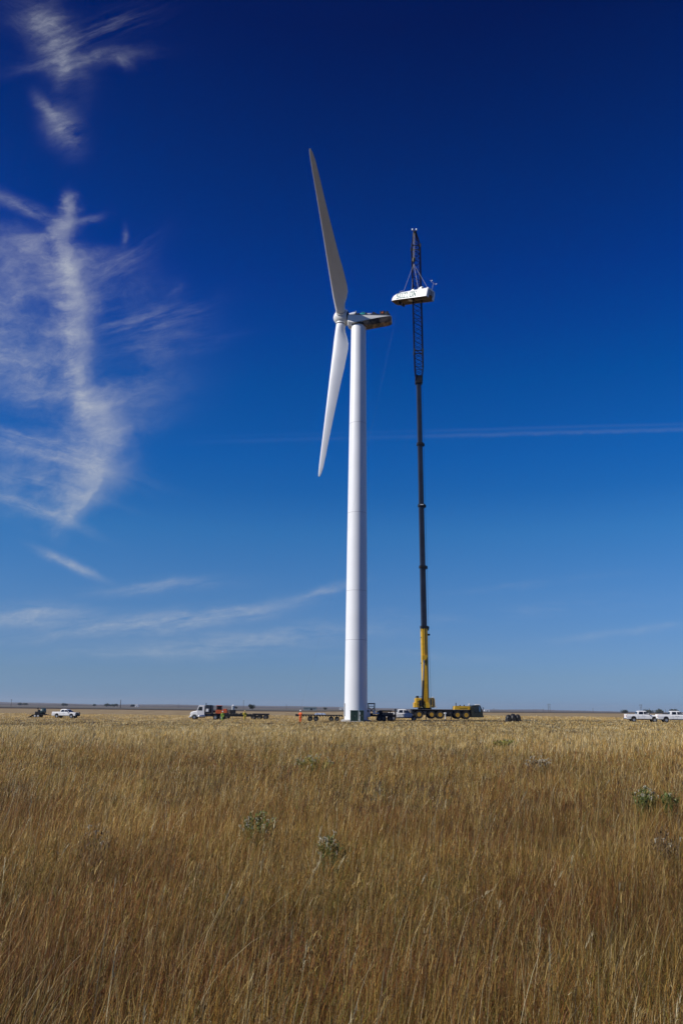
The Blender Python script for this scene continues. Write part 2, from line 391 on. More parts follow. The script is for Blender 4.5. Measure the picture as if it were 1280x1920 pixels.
def ground_mat():
    m = bpy.data.materials.new('prairie_soil'); m.use_nodes = True; t = m.node_tree; b = t.nodes['Principled BSDF']
    nn, ln = t.nodes, t.links
    o = nn.new('ShaderNodeTexCoord'); sp_ = nn.new('ShaderNodeSeparateXYZ'); ln.new(o.outputs['Object'], sp_.inputs[0])
    def M_(op, a, b_=None, c_=None):
        n = nn.new('ShaderNodeMath'); n.operation = op
        for i, v in enumerate((a, b_, c_)):
            if v is None: continue
            if hasattr(v, 'links'): ln.new(v, n.inputs[i])
            else: n.inputs[i].default_value = v
        return n.outputs[0]
    def nz(scale, vecscale, det=5):
        mp = nn.new('ShaderNodeMapping'); mp.inputs['Scale'].default_value = vecscale; ln.new(o.outputs['Object'], mp.inputs[0])
        n = nn.new('ShaderNodeTexNoise'); n.inputs['Scale'].default_value = scale; n.inputs['Detail'].default_value = det; ln.new(mp.outputs[0], n.inputs[0]); return n.outputs['Fac']
    def rampc(f, stops):
        r = nn.new('ShaderNodeValToRGB'); ln.new(f, r.inputs[0])
        for i, (p, c) in enumerate(stops):
            e = r.color_ramp.elements[i] if i < 2 else r.color_ramp.elements.new(p)
            e.position = p; e.color = (*c, 1)
        return r.outputs[0]
    def mix(f, a, b_):
        n = nn.new('ShaderNodeMix'); n.data_type = 'RGBA'; ln.new(f, n.inputs[0]); ln.new(a, n.inputs[6]); ln.new(b_, n.inputs[7]); return n.outputs[2]
    soil = rampc(nz(3.0, (1, 1, 1)), [(0.3, (0.028, 0.018, 0.011)), (0.7, (0.065, 0.044, 0.024))])
    dry = rampc(nz(1.0, (.35, .05, 1), 8), [(0.3, (0.20, 0.145, 0.075)), (0.48, (0.27, 0.20, 0.11)), (0.7, (0.35, 0.275, 0.165))])
    Y = sp_.outputs[1]; X = sp_.outputs[0]
    near = M_('MULTIPLY', M_('SUBTRACT', Y, 125.0), 1/75.0); 
    nearc = nn.new('ShaderNodeClamp'); ln.new(near, nearc.inputs[0])
    field = mix(nearc.outputs[0], soil, dry)
    edge = M_('ADD', M_('MULTIPLY', M_('MAXIMUM', M_('SUBTRACT', X, 100.0), 0.0), 1.6), 600.0)
    w = M_('SUBTRACT', Y, edge)
    w = M_('ADD', w, M_('MULTIPLY', M_('SUBTRACT', nz(.01, (1, .3, 1), 2), 0.5), 60.0))
    far = rampc(M_('MULTIPLY', w, 1/6000.0), [(0.0, (0.055, 0.038, 0.030)), (0.03, (0.06, 0.045, 0.035)), (0.055, (0.13, 0.13, 0.12)), (0.12, (0.11, 0.115, 0.11)), (0.2, (0.16, 0.13, 0.11)), (0.5, (0.13, 0.12, 0.11)), (1.0, (0.14, 0.13, 0.12))])
    st = nn.new('ShaderNodeMath'); st.operation = 'GREATER_THAN'; ln.new(w, st.inputs[0]); st.inputs[1].default_value = 0
    ln.new(mix(st.outputs[0], field, far), b.inputs['Base Color'])
    b.inputs['Roughness'].default_value = 0.95; b.inputs['Specular IOR Level'].default_value = 0.1
    bp = nn.new('ShaderNodeBump'); bp.inputs['Strength'].default_value = 0.4; bp.inputs['Distance'].default_value = 0.05
    ln.new(nz(6.0, (1, 1, 1)), bp.inputs['Height']); ln.new(bp.outputs[0], b.inputs['Normal'])
    return m
me.materials.append(ground_mat())

# far low mesas
def hills(name, Y, prof, col):
    """prof: list of (picture x, height above eye level in px); a ridge with a near face and a back slope"""
    mb = MB(); fr, tp, bk = [], [], []
    pts = []
    for i in range(len(prof)-1):
        (x0, h0), (x1, h1) = prof[i], prof[i+1]
        for j in range(6):
            t = j/6; pts.append((x0+(x1-x0)*t, h0+(h1-h0)*t + random.uniform(-.25, .25)))
    pts.append(prof[-1])
    for px, h in pts:
        X = (px-640)/FPX*Y; z = EYE + h/FPX*Y
        fr.append((X, Y-Y*.12, -3)); tp.append((X, Y, max(z, -1))); bk.append((X, Y*1.3, -4))
    n = len(pts); mb.add(fr+tp+bk, [(i, i+1, n+i+1, n+i) for i in range(n-1)] + [(n+i, n+i+1, 2*n+i+1, 2*n+i) for i in range(n-1)])
    o = mb.build(name, mat(name+'_earth', col, .95, var=.25, scale=.004, spec=.1), smooth='all'); tag(o, kind='structure'); return o
hills('hills', 7500, [(-400, 3.5), (-100, 4.5), (0, 4.4), (120, 3.4), (200, 2.2), (330, 3.6), (430, 3.0), (560, 3.2), (640, 2.8), (760, 1.2), (930, 1.6), (1000, 2.6), (1060, 1.5), (1150, .9), (1280, .8), (1700, 1.0)], (0.13, 0.115, 0.11))
hills('low_ridge', 3600, [(-400, 1.0), (0, 1.2), (140, 1.6), (220, .6), (300, .9), (450, 1.2), (600, .5), (700, 0), (900, .1), (1100, -.2), (1280, .1), (1700, .2)], (0.11, 0.10, 0.095))

# ------------------------------------------------------------------ prairie grass (one countless mass)
def vnoise(x, y, sc, seed):
    """smooth value noise"""
    r = np.random.default_rng(seed).random((64, 64))
    x = x/sc; y = y/sc; xi = np.floor(x).astype(int); yi = np.floor(y).astype(int); fx = x-xi; fy = y-yi
    fx = fx*fx*(3-2*fx); fy = fy*fy*(3-2*fy); a = lambda i, j: r[(xi+i) % 64, (yi+j) % 64]
    return (a(0, 0)*(1-fx)+a(1, 0)*fx)*(1-fy) + (a(0, 1)*(1-fx)+a(1, 1)*fx)*fy
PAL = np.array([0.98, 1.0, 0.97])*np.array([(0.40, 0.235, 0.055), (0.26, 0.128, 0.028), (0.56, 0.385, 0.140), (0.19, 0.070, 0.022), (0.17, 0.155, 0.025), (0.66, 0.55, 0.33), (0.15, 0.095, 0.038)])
chunks = []
def scatter(n, y0, y1, power):
    """Y with density ~ Y^-power per unit area, X inside a widened view wedge"""
    out = []
    u = RNG.random(n)
    # marginal of Y ~ (Y+3) * Y^-power, sampled from a table
    yy = np.linspace(y0, y1, 4000); pdf = (yy+3)*yy**(-power); cdf = np.cumsum(pdf); cdf /= cdf[-1]
    Y = np.interp(u, cdf, yy); X = (RNG.random(n)-0.5)*(Y*1.12+3.4)
    return X, Y
def blades(X, Y, h, w, lean, leandir, bend, segs, col, droop=0.0, z0=0.0, wprof=None):
    n = len(X); k = np.linspace(0, 1, segs+1)
    base = np.stack([X, Y, gz(X, Y)-0.02+z0], -1)
    ld = np.stack([np.cos(leandir), np.sin(leandir)], -1)
    # centreline: starts near vertical, bends along leandir
    ang0 = lean*0.5; P = [base]; cur = base.copy()
    for i in range(segs):
        a = ang0 + (lean*0.8 + bend)*(i/ max(1, segs-1)) if segs > 1 else lean
        st = (h/segs)[:, None]
        cur = cur + np.concatenate([ld*np.sin(a)[:, None], np.cos(a)[:, None]], 1)*st
        P.append(cur.copy())
    fa = RNG.random(n)*np.pi
    fa = np.where(RNG.random(n) < .7, (RNG.random(n)-.5)*1.4, fa)   # mostly facing across the view
    side = np.stack([np.cos(fa), np.sin(fa), np.zeros(n)], -1)
    vs = []
    for i in range(segs):
        ww = w*(1-0.55*(i/segs)) if wprof is None else w*wprof[i]
        vs.append(P[i]-side*(ww/2)[:, None]); vs.append(P[i]+side*(ww/2)[:, None])
    vs.append(P[segs])
    V = np.stack(vs, 1)               # n, 2segs+1, 3
    chunks.append((V, segs, col))
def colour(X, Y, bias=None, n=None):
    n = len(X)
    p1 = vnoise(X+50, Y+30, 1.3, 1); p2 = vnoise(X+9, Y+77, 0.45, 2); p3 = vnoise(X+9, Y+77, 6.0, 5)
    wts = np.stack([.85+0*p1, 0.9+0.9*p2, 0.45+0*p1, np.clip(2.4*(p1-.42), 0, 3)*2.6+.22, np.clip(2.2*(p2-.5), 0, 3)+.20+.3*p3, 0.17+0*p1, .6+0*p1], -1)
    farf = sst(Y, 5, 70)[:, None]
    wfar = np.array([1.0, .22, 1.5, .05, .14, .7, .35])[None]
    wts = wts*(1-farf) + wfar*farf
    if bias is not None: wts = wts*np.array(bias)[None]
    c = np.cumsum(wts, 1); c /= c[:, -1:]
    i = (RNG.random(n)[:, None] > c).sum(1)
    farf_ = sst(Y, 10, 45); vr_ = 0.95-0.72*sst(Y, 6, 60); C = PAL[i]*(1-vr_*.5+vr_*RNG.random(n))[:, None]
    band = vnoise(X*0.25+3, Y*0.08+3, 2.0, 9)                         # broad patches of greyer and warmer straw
    C = C*(0.86+0.28*band)[:, None]*(0.86+0.34*sst(Y, 2.5, 14)+0.30*sst(Y, 10, 55))[:, None]*(0.72+0.56*vnoise(X+7, Y+3, 0.9, 31)*(1-farf_)+0.28*farf_)[:, None]  # near blades darkened, far ones brightened: shade among the grass painted by distance
    return C
def tufts(n, per, y0, y1, segs, power, wid, spread):
    """tussocks: blades fan out of a common foot and lean a little with the wind, to the right"""
    CX, CYy = scatter(n//per, y0, y1, power)
    gap = vnoise(CX+20, CYy+5, 0.55, 12)*.6 + vnoise(CX+2, CYy+15, 1.9, 13)*.4
    kf = sst(CYy, 10, 50); keep = RNG.random(len(CX)) < np.clip(4.6*(gap-.40), .02, 1)*(1-kf) + kf; CX, CYy = CX[keep], CYy[keep]; q = len(CX)
    th = (0.40 - 0.07*sst(CYy, 25, 120))*(0.45+0.85*RNG.random(q)**1.7)*(0.55+0.90*vnoise(CX, CYy, 1.3, 4))
    tw = np.stack([RNG.normal(0.10, 0.16, q) + .16*(vnoise(CX, CYy, 1.1, 6)-.42), RNG.normal(0, 0.18, q)], -1)
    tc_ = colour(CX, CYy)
    rut = np.exp(-((CYy-(112-.06*CX))/1.1)**2) + np.exp(-((CYy-(115.2-.06*CX))/1.1)**2) + np.exp(-((CYy-(163+.05*CX))/2.5)**2)
    pad = 1-sst(np.hypot((CX-10)/26, (CYy-134)/15), .75, 1.15)
    th = th*(1-.35*np.clip(rut, 0, 1))*(1-.30*pad)
    i = np.repeat(np.arange(q), per); m = len(i)
    k = np.maximum(1, CYy[i]/9)**.9
    ra = RNG.random(m)*6.283; rr = RNG.random(m)**.6
    X = CX[i] + np.cos(ra)*rr*spread*k**.7; Y = CYy[i] + np.sin(ra)*rr*spread*k**.7
    hh = th[i]*(0.40+0.75*RNG.random(m))
    lv_ = tw[i] + np.stack([np.cos(ra), np.sin(ra)], -1)*(0.10+0.34*RNG.random(m))[:, None]*rr[:, None] + RNG.normal(0, .13, (m, 2))
    stray = RNG.random(m) < .15; lv_[stray] += RNG.normal(0, .65, (stray.sum(), 2))
    lean = np.hypot(lv_[:, 0], lv_[:, 1]); ldir = np.arctan2(lv_[:, 1], lv_[:, 0])
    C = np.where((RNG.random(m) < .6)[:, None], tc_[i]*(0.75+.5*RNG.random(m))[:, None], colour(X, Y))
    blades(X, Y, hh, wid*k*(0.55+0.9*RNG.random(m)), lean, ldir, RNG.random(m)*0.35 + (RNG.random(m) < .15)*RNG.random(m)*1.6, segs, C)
tufts(230000, 16, 1.7, 9, 4, 0.35, 0.0019, .085)
tufts(330000, 12, 9, 32, 3, 2, 0.0021, .085)
tufts(460000, 8, 32, 260, 2, 1.85, 0.0024, .13)
# side leaves, broken stems and spikelets tangled between the tussocks
for nn_, a_, b_, pw_ in ((230000, 1.7, 9, .35), (150000, 9, 30, 2)):
    X, Y = scatter(nn_, a_, b_, pw_); n = len(X); kk_ = np.maximum(1, Y/9)
    hi_ = 0.02+0.36*RNG.random(n)**1.4*(.5+.8*vnoise(X, Y, .6, 21))
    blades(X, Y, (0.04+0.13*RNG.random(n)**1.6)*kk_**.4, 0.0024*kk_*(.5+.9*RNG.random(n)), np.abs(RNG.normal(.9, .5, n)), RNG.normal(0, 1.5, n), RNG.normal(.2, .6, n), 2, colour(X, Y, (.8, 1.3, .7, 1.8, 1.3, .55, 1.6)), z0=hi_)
# thin upright culms standing a little above the rest
for nn_, a_, b_, sg_ in ((26000, 1.8, 12, 4), (26000, 12, 60, 3)):
    X, Y = scatter(nn_, a_, b_, 1.4); n = len(X)
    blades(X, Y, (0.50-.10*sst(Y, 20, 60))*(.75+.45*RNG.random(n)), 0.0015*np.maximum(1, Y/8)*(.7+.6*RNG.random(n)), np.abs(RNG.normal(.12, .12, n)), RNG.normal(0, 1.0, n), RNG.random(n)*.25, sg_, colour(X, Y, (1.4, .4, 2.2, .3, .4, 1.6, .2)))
# low tangled leaves near the viewer
X, Y = scatter(140000, 1.7, 14, 0.6); n = len(X)
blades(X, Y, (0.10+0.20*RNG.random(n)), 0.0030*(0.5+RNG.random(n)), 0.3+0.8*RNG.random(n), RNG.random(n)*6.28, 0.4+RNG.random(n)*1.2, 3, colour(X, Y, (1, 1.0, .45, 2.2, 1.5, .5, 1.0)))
# standing pale stalks with feathery heads
X, Y = scatter(3600, 2.2, 40, 1.5); n = len(X)
hh = 0.46+0.30*RNG.random(n); lean = np.abs(RNG.normal(.30, .20, n)); ldir = RNG.normal(-.1, .9, n); bend = RNG.random(n)*.2
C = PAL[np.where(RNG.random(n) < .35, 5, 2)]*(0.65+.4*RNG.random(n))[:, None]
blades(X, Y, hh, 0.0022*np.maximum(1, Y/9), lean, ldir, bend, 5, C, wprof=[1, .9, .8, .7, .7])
m_ = RNG.random(n) < .22; Xh, Yh = X[m_], Y[m_]
a0 = lean[m_]; step = hh[m_]/5
off = np.zeros((m_.sum(), 2)); zz = np.zeros(m_.sum())
for i in range(5):
    a = a0*.5 + (a0*.8+bend[m_])*(i/4); off += np.stack([np.cos(ldir[m_]), np.sin(ldir[m_])], -1)*(np.sin(a)*step)[:, None]; zz += np.cos(a)*step
for rep in range(13):                                                      # seed head bristles
    q = m_.sum(); back = RNG.random(q)*0.10
    bx_ = Xh+off[:, 0]-np.cos(ldir[m_])*np.sin(a0*1.3)*back; by_ = Yh+off[:, 1]-np.sin(ldir[m_])*np.sin(a0*1.3)*back
    blades(bx_, by_, 0.03+.035*RNG.random(q), 0.0028*np.maximum(1, Yh/7), a0*1.3+RNG.normal(0, .25, q), ldir[m_]+RNG.normal(0, .5, q), np.zeros(q)+.2, 2, C[m_]*1.05, z0=zz-back*np.cos(a0*1.3)+.02)
def flush_grass():
    vlist, loops, starts, totals, cols = [], [], [], [], []; vo = 0; lo_ = 0
    for V, segs, col in chunks:
        n, m, _ = V.shape; vlist.append(V.reshape(-1, 3)); cols.append(np.repeat(col, m, 0))
        loc = []; tot = []
        for i in range(segs-1): loc += [2*i, 2*i+1, 2*i+3, 2*i+2]; tot.append(4)
        loc += [2*segs-2, 2*segs-1, 2*segs]; tot.append(3)
        loc = np.array(loc); tot = np.array(tot)
        l = (np.arange(n)[:, None]*m + loc[None] + vo).reshape(-1); loops.append(l)
        tt = np.tile(tot, n); totals.append(tt); s_ = np.concatenate([[0], np.cumsum(tt)[:-1]]) + lo_; starts.append(s_)
        vo += n*m; lo_ += len(l)
    v = np.concatenate(vlist).astype(np.float32); l = np.concatenate(loops).astype(np.int32); s_ = np.concatenate(starts).astype(np.int32)
    me = bpy.data.meshes.new('dry_grass'); me.vertices.add(len(v)); me.vertices.foreach_set('co', v.ravel())
    me.loops.add(len(l)); me.loops.foreach_set('vertex_index', l)
    me.polygons.add(len(s_)); me.polygons.foreach_set('loop_start', s_)
    me.update(calc_edges=True)
    ca = me.color_attributes.new('blade_colour', 'FLOAT_COLOR', 'POINT')
    c = np.concatenate(cols).astype(np.float32); c = np.concatenate([c, np.ones((len(c), 1), np.float32)], 1)
    ca.data.foreach_set('color', c.ravel())
    print('grass verts', len(v), 'faces', len(s_))
    m = bpy.data.materials.new('dry_grass_blades'); m.use_nodes = True; t = m.node_tree; b = t.nodes['Principled BSDF']
    at_ = t.nodes.new('ShaderNodeAttribute'); at_.attribute_name = 'blade_colour'
    t.links.new(at_.outputs['Color'], b.inputs['Base Color']); b.inputs['Roughness'].default_value = 0.6
    b.inputs['Specular IOR Level'].default_value = 0.25
    tr = t.nodes.new('ShaderNodeBsdfTranslucent'); t.links.new(at_.outputs['Color'], tr.inputs[0])
    mx = t.nodes.new('ShaderNodeMixShader'); mx.inputs[0].default_value = 0.16
    t.links.new(b.outputs[0], mx.inputs[1]); t.links.new(tr.outputs[0], mx.inputs[2])
    t.links.new(mx.outputs[0], t.nodes['Material Output'].inputs[0])
    me.materials.append(m)
    o = bpy.data.objects.new('dry_grass', me); COL.objects.link(o); tag(o, 'tall dry tan prairie grass covering the whole field', 'grass', kind='stuff')
flush_grass()

# ------------------------------------------------------------------ flowering weeds
LEAFG = mat('weed_leaf', (0.14, 0.18, 0.030), 0.6, col2=(0.07, 0.10, 0.018), scale=25)
LEAFY = mat('yellow_weed_leaf', (0.32, 0.31, 0.05), 0.6, col2=(0.18, 0.20, 0.04), scale=20)
STEMB = mat('dead_weed_stem', (0.17, 0.12, 0.06), 0.8, col2=(0.09, 0.055, 0.03), scale=20)
FLUFF = mat('seed_fluff', (0.52, 0.48, 0.36), 0.9, var=0.15, scale=40)
def weed(px, py, wpx, label, green=LEAFG, fl=45, hfac=1.0, stems=46, leaves=9):
    p = on_plane(px, py, 0.30); X, Y = p.x, p.y; z = g(X, Y)
    wid = wpx/FPX*Y; hgt = 0.50*hfac
    t = thing('flowering_weed', label, 'weed', (X, Y, z), 0, 'flowering weeds in the grass')
    fo, st, fw = MB(), MB(), MB(); k = max(1.0, Y/9)
    for i in range(stems):
        a = random.uniform(0, 6.28); rr = random.random()**.6
        top = Vector((math.cos(a)*rr*wid*.5, math.sin(a)*rr*wid*.42, hgt*(1-.25*rr*rr)*random.uniform(.75, 1.08)))
        b = Vector((top.x*.25, top.y*.25, 0)); mid = (b+top)/2 + Vector((top.x*.12, top.y*.12, .02))
        st.path([b, mid, top], .0016*k, 4)
        for j in range(leaves):
            f_ = random.uniform(.3, 1); q = b.lerp(top, f_); dd = Vector((random.uniform(-1, 1), random.uniform(-1, 1), random.uniform(.2, 1.2))).normalized()
            u, w = orth(dd); l_ = random.uniform(.025, .05)*(k**.5); ww = l_*.14*k**.4
            fo.add([q-u*ww, q+u*ww, q+dd*l_*.6+u*ww*1.1, q+dd*l_, q+dd*l_*.6-u*ww*1.1], [(0, 1, 2, 3, 4)])
        if random.random() < fl/stems:
            fw = MB()
            fw.tube(top-Vector((0, 0, .03)), top+Vector((0, 0, .012)), .004*k**.6, n=5)
            for j in range(3):
                c = top + Vector((random.uniform(-1, 1), random.uniform(-1, 1), random.uniform(-.3, .6)))*.022
                s_ = random.uniform(.006, .012)*(k**.6)
                for q in range(6):
                    dd = Vector((random.gauss(0, 1), random.gauss(0, 1), random.gauss(.3, 1))).normalized(); u, w = orth(dd)
                    fw.add([c, c+dd*s_+u*s_*.5, c+dd*s_*1.2, c+dd*s_-u*s_*.5], [(0, 1, 2, 3)])
            fw.build('flower_head', FLUFF, t)
    st.build('stem', STEMB if green is STEMB else green, t); fo.build('foliage', green, t)
weed(484, 1548, 72, 'green weed with white fluffy heads, left of the turbine tower in the middle grass', fl=14, hfac=.95, leaves=18)
weed(588, 1432, 72, 'yellow-green weed bush with a pale flower haze, farthest green clump below the tower', LEAFY, fl=40)
weed(620, 1598, 52, 'dark green weed with white heads, nearest clump just below the tower line', fl=14, hfac=.95, leaves=14)
weed(1206, 1500, 52, 'green weed with pale tops, left one of the pair at the right edge', fl=14, leaves=13)
weed(1256, 1506, 36, 'small green weed, right one of the pair at the right edge', fl=3)
weed(1010, 1436, 52, 'dry pale weed spray below the dark equipment heap', STEMB, fl=50, hfac=1.05, leaves=3)
weed(945, 1388, 60, 'low yellow-green weed patch far out below the crane cab', LEAFY, fl=6, hfac=.8)
weed(1245, 1585, 60, 'brown dried weed with pale tops near the right edge', STEMB, fl=4, leaves=5)
weed(175, 1590, 80, 'brown branching dead weed with tiny pale heads in the left foreground', STEMB, fl=3, hfac=1.0, leaves=4)

# ------------------------------------------------------------------ wind turbine
BETA = R(8.6); TILT = R(3.0); CONE = R(3.98)
hubc = at(641, 596, 136.45)
nh = Vector((-math.cos(BETA), math.sin(BETA), 0)); nax = (nh*math.cos(TILT) + Vector((0, 0, 1))*math.sin(TILT)).normalized()
tx, ty = hubc.x - nh.x*3.22, hubc.y - nh.y*3.22; tz = g(tx, ty)
TB = Vector((tx, ty, tz)); turb = thing('wind_turbine', 'tall white wind turbine with its nacelle roof off and rotor turned to the left', 'wind turbine', TB)
T_ = lambda p: Vector(p) - TB
ttop = hubc.z - 2.15
tw = MB(); tw.lathe([(1.945, 0), (1.93, 4), (1.86, 16), (1.75, 32), (1.62, 48), (1.49, 62), (1.40, ttop-tz)], (0, 0, 0), (0, 0, 1), 72)
tower = tw.build('tower', TOWERW, turb, smooth=True)
for hz in (13.5, 22, 36, 53):
    r_ = np.interp(hz, [0, 4, 16, 32, 48, 62, 73], [1.945, 1.93, 1.86, 1.75, 1.62, 1.49, 1.40])
    MB().lathe([(r_-.02, hz-.03), (r_+.006, hz-.025), (r_+.006, hz+.025), (r_-.02, hz+.03)], (0, 0, 0), (0, 0, 1), 72).build('flange_seam', SEAM, tower, smooth=True)
MB().lathe([(2.5, -.35), (2.5, .22), (2.3, .30), (1.9, .30)], (0, 0, 0), (0, 0, 1), 48).build('foundation', CONC, turb)
MB().lathe([(1.37, ttop-tz-.02), (1.62, ttop-tz+.02), (1.62, ttop-tz+.32), (1.3, ttop-tz+.36)], (0, 0, 0), (0, 0, 1), 40).build('yaw_bearing', DARK, turb, smooth=True)
# nacelle frame: x' to the tail, y' across (towards the camera is +), z' up; origin on the shaft at the hub centre
tail = -nh; side_ = Vector((nh.y, -nh.x, 0))
if side_.y > 0: side_ = -side_
def NM(tilt=0.0):
    ax = (tail*math.cos(tilt) - Vector((0, 0, 1))*math.sin(tilt)); up = ax.cross(side_); 
    if up.z < 0: up = -up
    M = Matrix(((ax.x, side_.x, up.x), (ax.y, side_.y, up.y), (ax.z, side_.z, up.z))).to_4x4()
    return Matrix.Translation(T_(hubc)) @ M
NMf = NM(R(4.0))
rim = -0.08
def hull_ring(x, w, c, d, wb):
    return [Vector((x, -w, rim)), Vector((x, -w, rim-c*.5)), Vector((x, -w, rim-c)), Vector((x, -wb, rim-d)), Vector((x, 0, rim-d-.03)), Vector((x, wb, rim-d)), Vector((x, w, rim-c)), Vector((x, w, rim-c*.5)), Vector((x, w, rim))]
secs = [(1.22, 1.05, .95, 1.55, .55), (1.45, 1.30, 1.30, 1.88, .75), (2.2, 1.38, 1.55, 2.05, .9), (3.2, 1.38, 1.50, 2.08, .95), (4.2, 1.38, 1.25, 2.02, .95), (5.4, 1.36, .95, 1.84, .92), (7.0, 1.32, .58, 1.52, .88), (8.6, 1.26, .26, 1.22, .82), (9.35, 1.18, .16, 1.04, .75), (9.62, 1.0, .24, .86, .6)]
hl = MB(); rings = [hull_ring(*s_) for s_ in secs]
hl.loft(rings, close=True, caps=True); hl.xf(NMf)
nac = hl.build('nacelle', SHELLM, turb, smooth=True)
nac.data.materials.append(GREASE_SHADE)
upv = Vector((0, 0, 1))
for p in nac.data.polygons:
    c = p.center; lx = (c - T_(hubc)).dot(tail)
    if p.normal.z < -0.35 and lx > 4.2: p.material_index = 1  # grease on the belly; on the lower sides this dark colour stands for shade
# chine trim line, rear bumper rail, inner deck
ch = MB()
for sg in (-1, 1):
    pts = [NMf @ Vector((s_[0], sg*(s_[1]+.01), rim-s_[2])) for s_ in secs[3:-1]]; ch = MB(); ch.path(pts, .035, 6); ch.build('chine_trim', SEAM, nac)
rl = MB()
for sg in (-1, 1): rl = MB(); rl.path([NMf @ Vector((x, sg*(w+.01), rim+.03)) for x, w in ((1.5, 1.31), (2.2, 1.38), (4.2, 1.38), (7, 1.32), (8.6, 1.26), (9.35, 1.16))], .05, 6); rl.build('rim_rail', BLUEP, nac)
gen = MB(); gen.lathe([(.12, -.85), (.5, -.82), (.62, -.6), (.62, .6), (.5, .82), (.12, .85)], (0, 0, 0), (1, 0, 0), 16)
for q in range(-3, 4): gen.box((q*.2, 0, .60), (.05, 1.0, .12))
gen.box((.1, 0, .75), (.7, .6, .3), bev=.04); gen.xf(NMf @ Matrix.Translation((4.05, .45, rim+.38)) @ Matrix.Scale(.72, 4))
gen.build('generator', TEAL, nac, smooth=True)
gb = MB(); gb.lathe([(.3, -.8), (.62, -.75), (.7, -.3), (.58, .0), (.5, .5), (.3, .62)], (0, 0, 0), (1, 0, 0), 16); gb.box((0, 0, .5), (.8, .5, .35), bev=.06)
gb.xf(NMf @ Matrix.Translation((5.35, .3, rim+.28)) @ Matrix.Scale(.85, 4)); gb.build('gearbox', PINK, nac, smooth=True)
cb = MB(); cb.box((0, 0, 0), (.95, 1.2, 1.0), bev=.05); cb.box((.2, 0, .58), (.5, .8, .16), bev=.03); cb.box((.75, .1, -.15), (.5, 1.0, .7), bev=.04)
cb.xf(NMf @ Matrix.Translation((7.85, .55, rim+.45))); cab_ = cb.build('control_cabinet', DARK, nac)
kk = MB(); kk.box((0, 0, 0), (.34, .05, .22), bev=.01); kk.box((.05, 0, .22), (.12, .05, .2), bev=.01); kk.xf(NMf @ Matrix.Translation((7.85, 1.17, rim+.55))); kk.build('warning_panel', ORG, cab_)
ct = MB()
for x, hgt, w in ((3.1, .3, .5), (3.3, .5, .3), (4.75, .5, .3), (6.15, .65, .45), (6.5, .45, .35), (5.9, .35, .6), (8.75, .75, .45), (6.95, .28, .5), (7.25, .2, .4), (8.9, .5, .3), (9.2, .35, .2), (2.3, .18, .7), (6.2, .22, .3)):
    ct.box((x, .88+.12*math.sin(x*3), rim+hgt*.6), (w, .5, hgt*1.2), bev=.03)
ct.path([Vector((2.0, .4, rim+.15)), Vector((3.3, .5, rim+.32)), Vector((5.0, .6, rim+.2)), Vector((7.3, .6, rim+.25)), Vector((9.0, .3, rim+.4))], .06, 6)
ct.xf(NMf); ct.build('cable_tray', DARK, nac)
# hub spinner
hub = MB(); hub.lathe([(.02, 1.66), (.35, 1.62), (.72, 1.46), (1.10, 1.16), (1.37, .72), (1.50, .2), (1.54, -.3), (1.51, -.85), (1.40, -1.05), (.9, -1.08)], T_(hubc), nax, 40)
hub_o = hub.build('hub_spinner', SHELLM, turb, smooth=True)
MB().lathe([(.9, -1.06), (1.2, -1.08), (1.2, -1.24), (.9, -1.26)], T_(hubc), nax, 32).build('shaft_collar', DARK, turb)
hdir = Vector((math.sin(BETA), math.cos(BETA), 0)); uax = hdir.cross(nax); uax = uax if uax.z > 0 else -uax
SPAN = [(1.05, 1.86, 1.86, .50), (2.2, 1.84, 1.80, .50), (3.0, 2.02, 1.60, .46), (4.0, 2.48, 1.30, .38), (5.3, 2.92, 1.02, .32), (6.5, 2.95, .86, .30), (8, 2.85, .74, .30), (10.5, 2.62, .62, .30), (13, 2.30, .50, .31), (16.6, 1.95, .38, .31),
        (20.3, 1.60, .28, .32), (24, 1.30, .21, .33), (27.6, 1.06, .155, .34), (30.0, .84, .12, .36), (31.2, .58, .09, .42), (31.8, .32, .06, .5), (31.98, .08, .03, .6)]
for az in (-60.28, -180.28, 59.72):
    a = R(az); dd = (math.cos(a)*uax + math.sin(a)*hdir); dd = (dd*math.cos(CONE) + nax*math.sin(CONE)).normalized()
    c0 = (-nax - dd*(-nax).dot(dd)).normalized(); t0 = dd.cross(c0).normalized()
    rg = []
    for r_, ch_, th, le in SPAN:
        tw_ = R(11*(1-min(1, r_/20))**1.3 - 1); cc = c0*math.cos(tw_) + t0*math.sin(tw_); tt = t0*math.cos(tw_) - c0*math.sin(tw_)
        ring = []
        circ = min(1, max(0, (4.6-r_)/2.6))
        for j in range(28):
            q = 2*math.pi*j/28; x = (1-math.cos(q))/2
            # round root blending into an aerofoil
            yt = 5*(.2969*math.sqrt(max(x, 0)) - .126*x - .3516*x*x + .2843*x**3 - .1036*x**4)
            ya = (1 if q < math.pi else -1)*yt*th + 0.10*th*math.sin(math.pi*x)
            yc = math.sin(q)*th/2
            y = ya*(1-circ) + yc*circ
            ring.append(T_(hubc) + dd*r_ + cc*((x-le)*ch_) + tt*y)
        rg.append(ring)
    bl = MB(); bl.loft(rg); b_o = bl.build('blade', TOWERW, turb, smooth='all')
    MB().lathe([(.95, 1.40), (.955, 1.50), (.93, 1.52), (.92, 1.40)], T_(hubc), dd, 32).build('root_collar', SEAM if az != -180.28 else DARK, b_o, smooth=True)
    # raised root cuff on the spinner
    MB().lathe([(1.02, .75), (1.03, 1.40), (.98, 1.43), (.93, 1.42)], T_(hubc), dd, 32).build('root_cuff', SHELLM, hub_o, smooth=True)
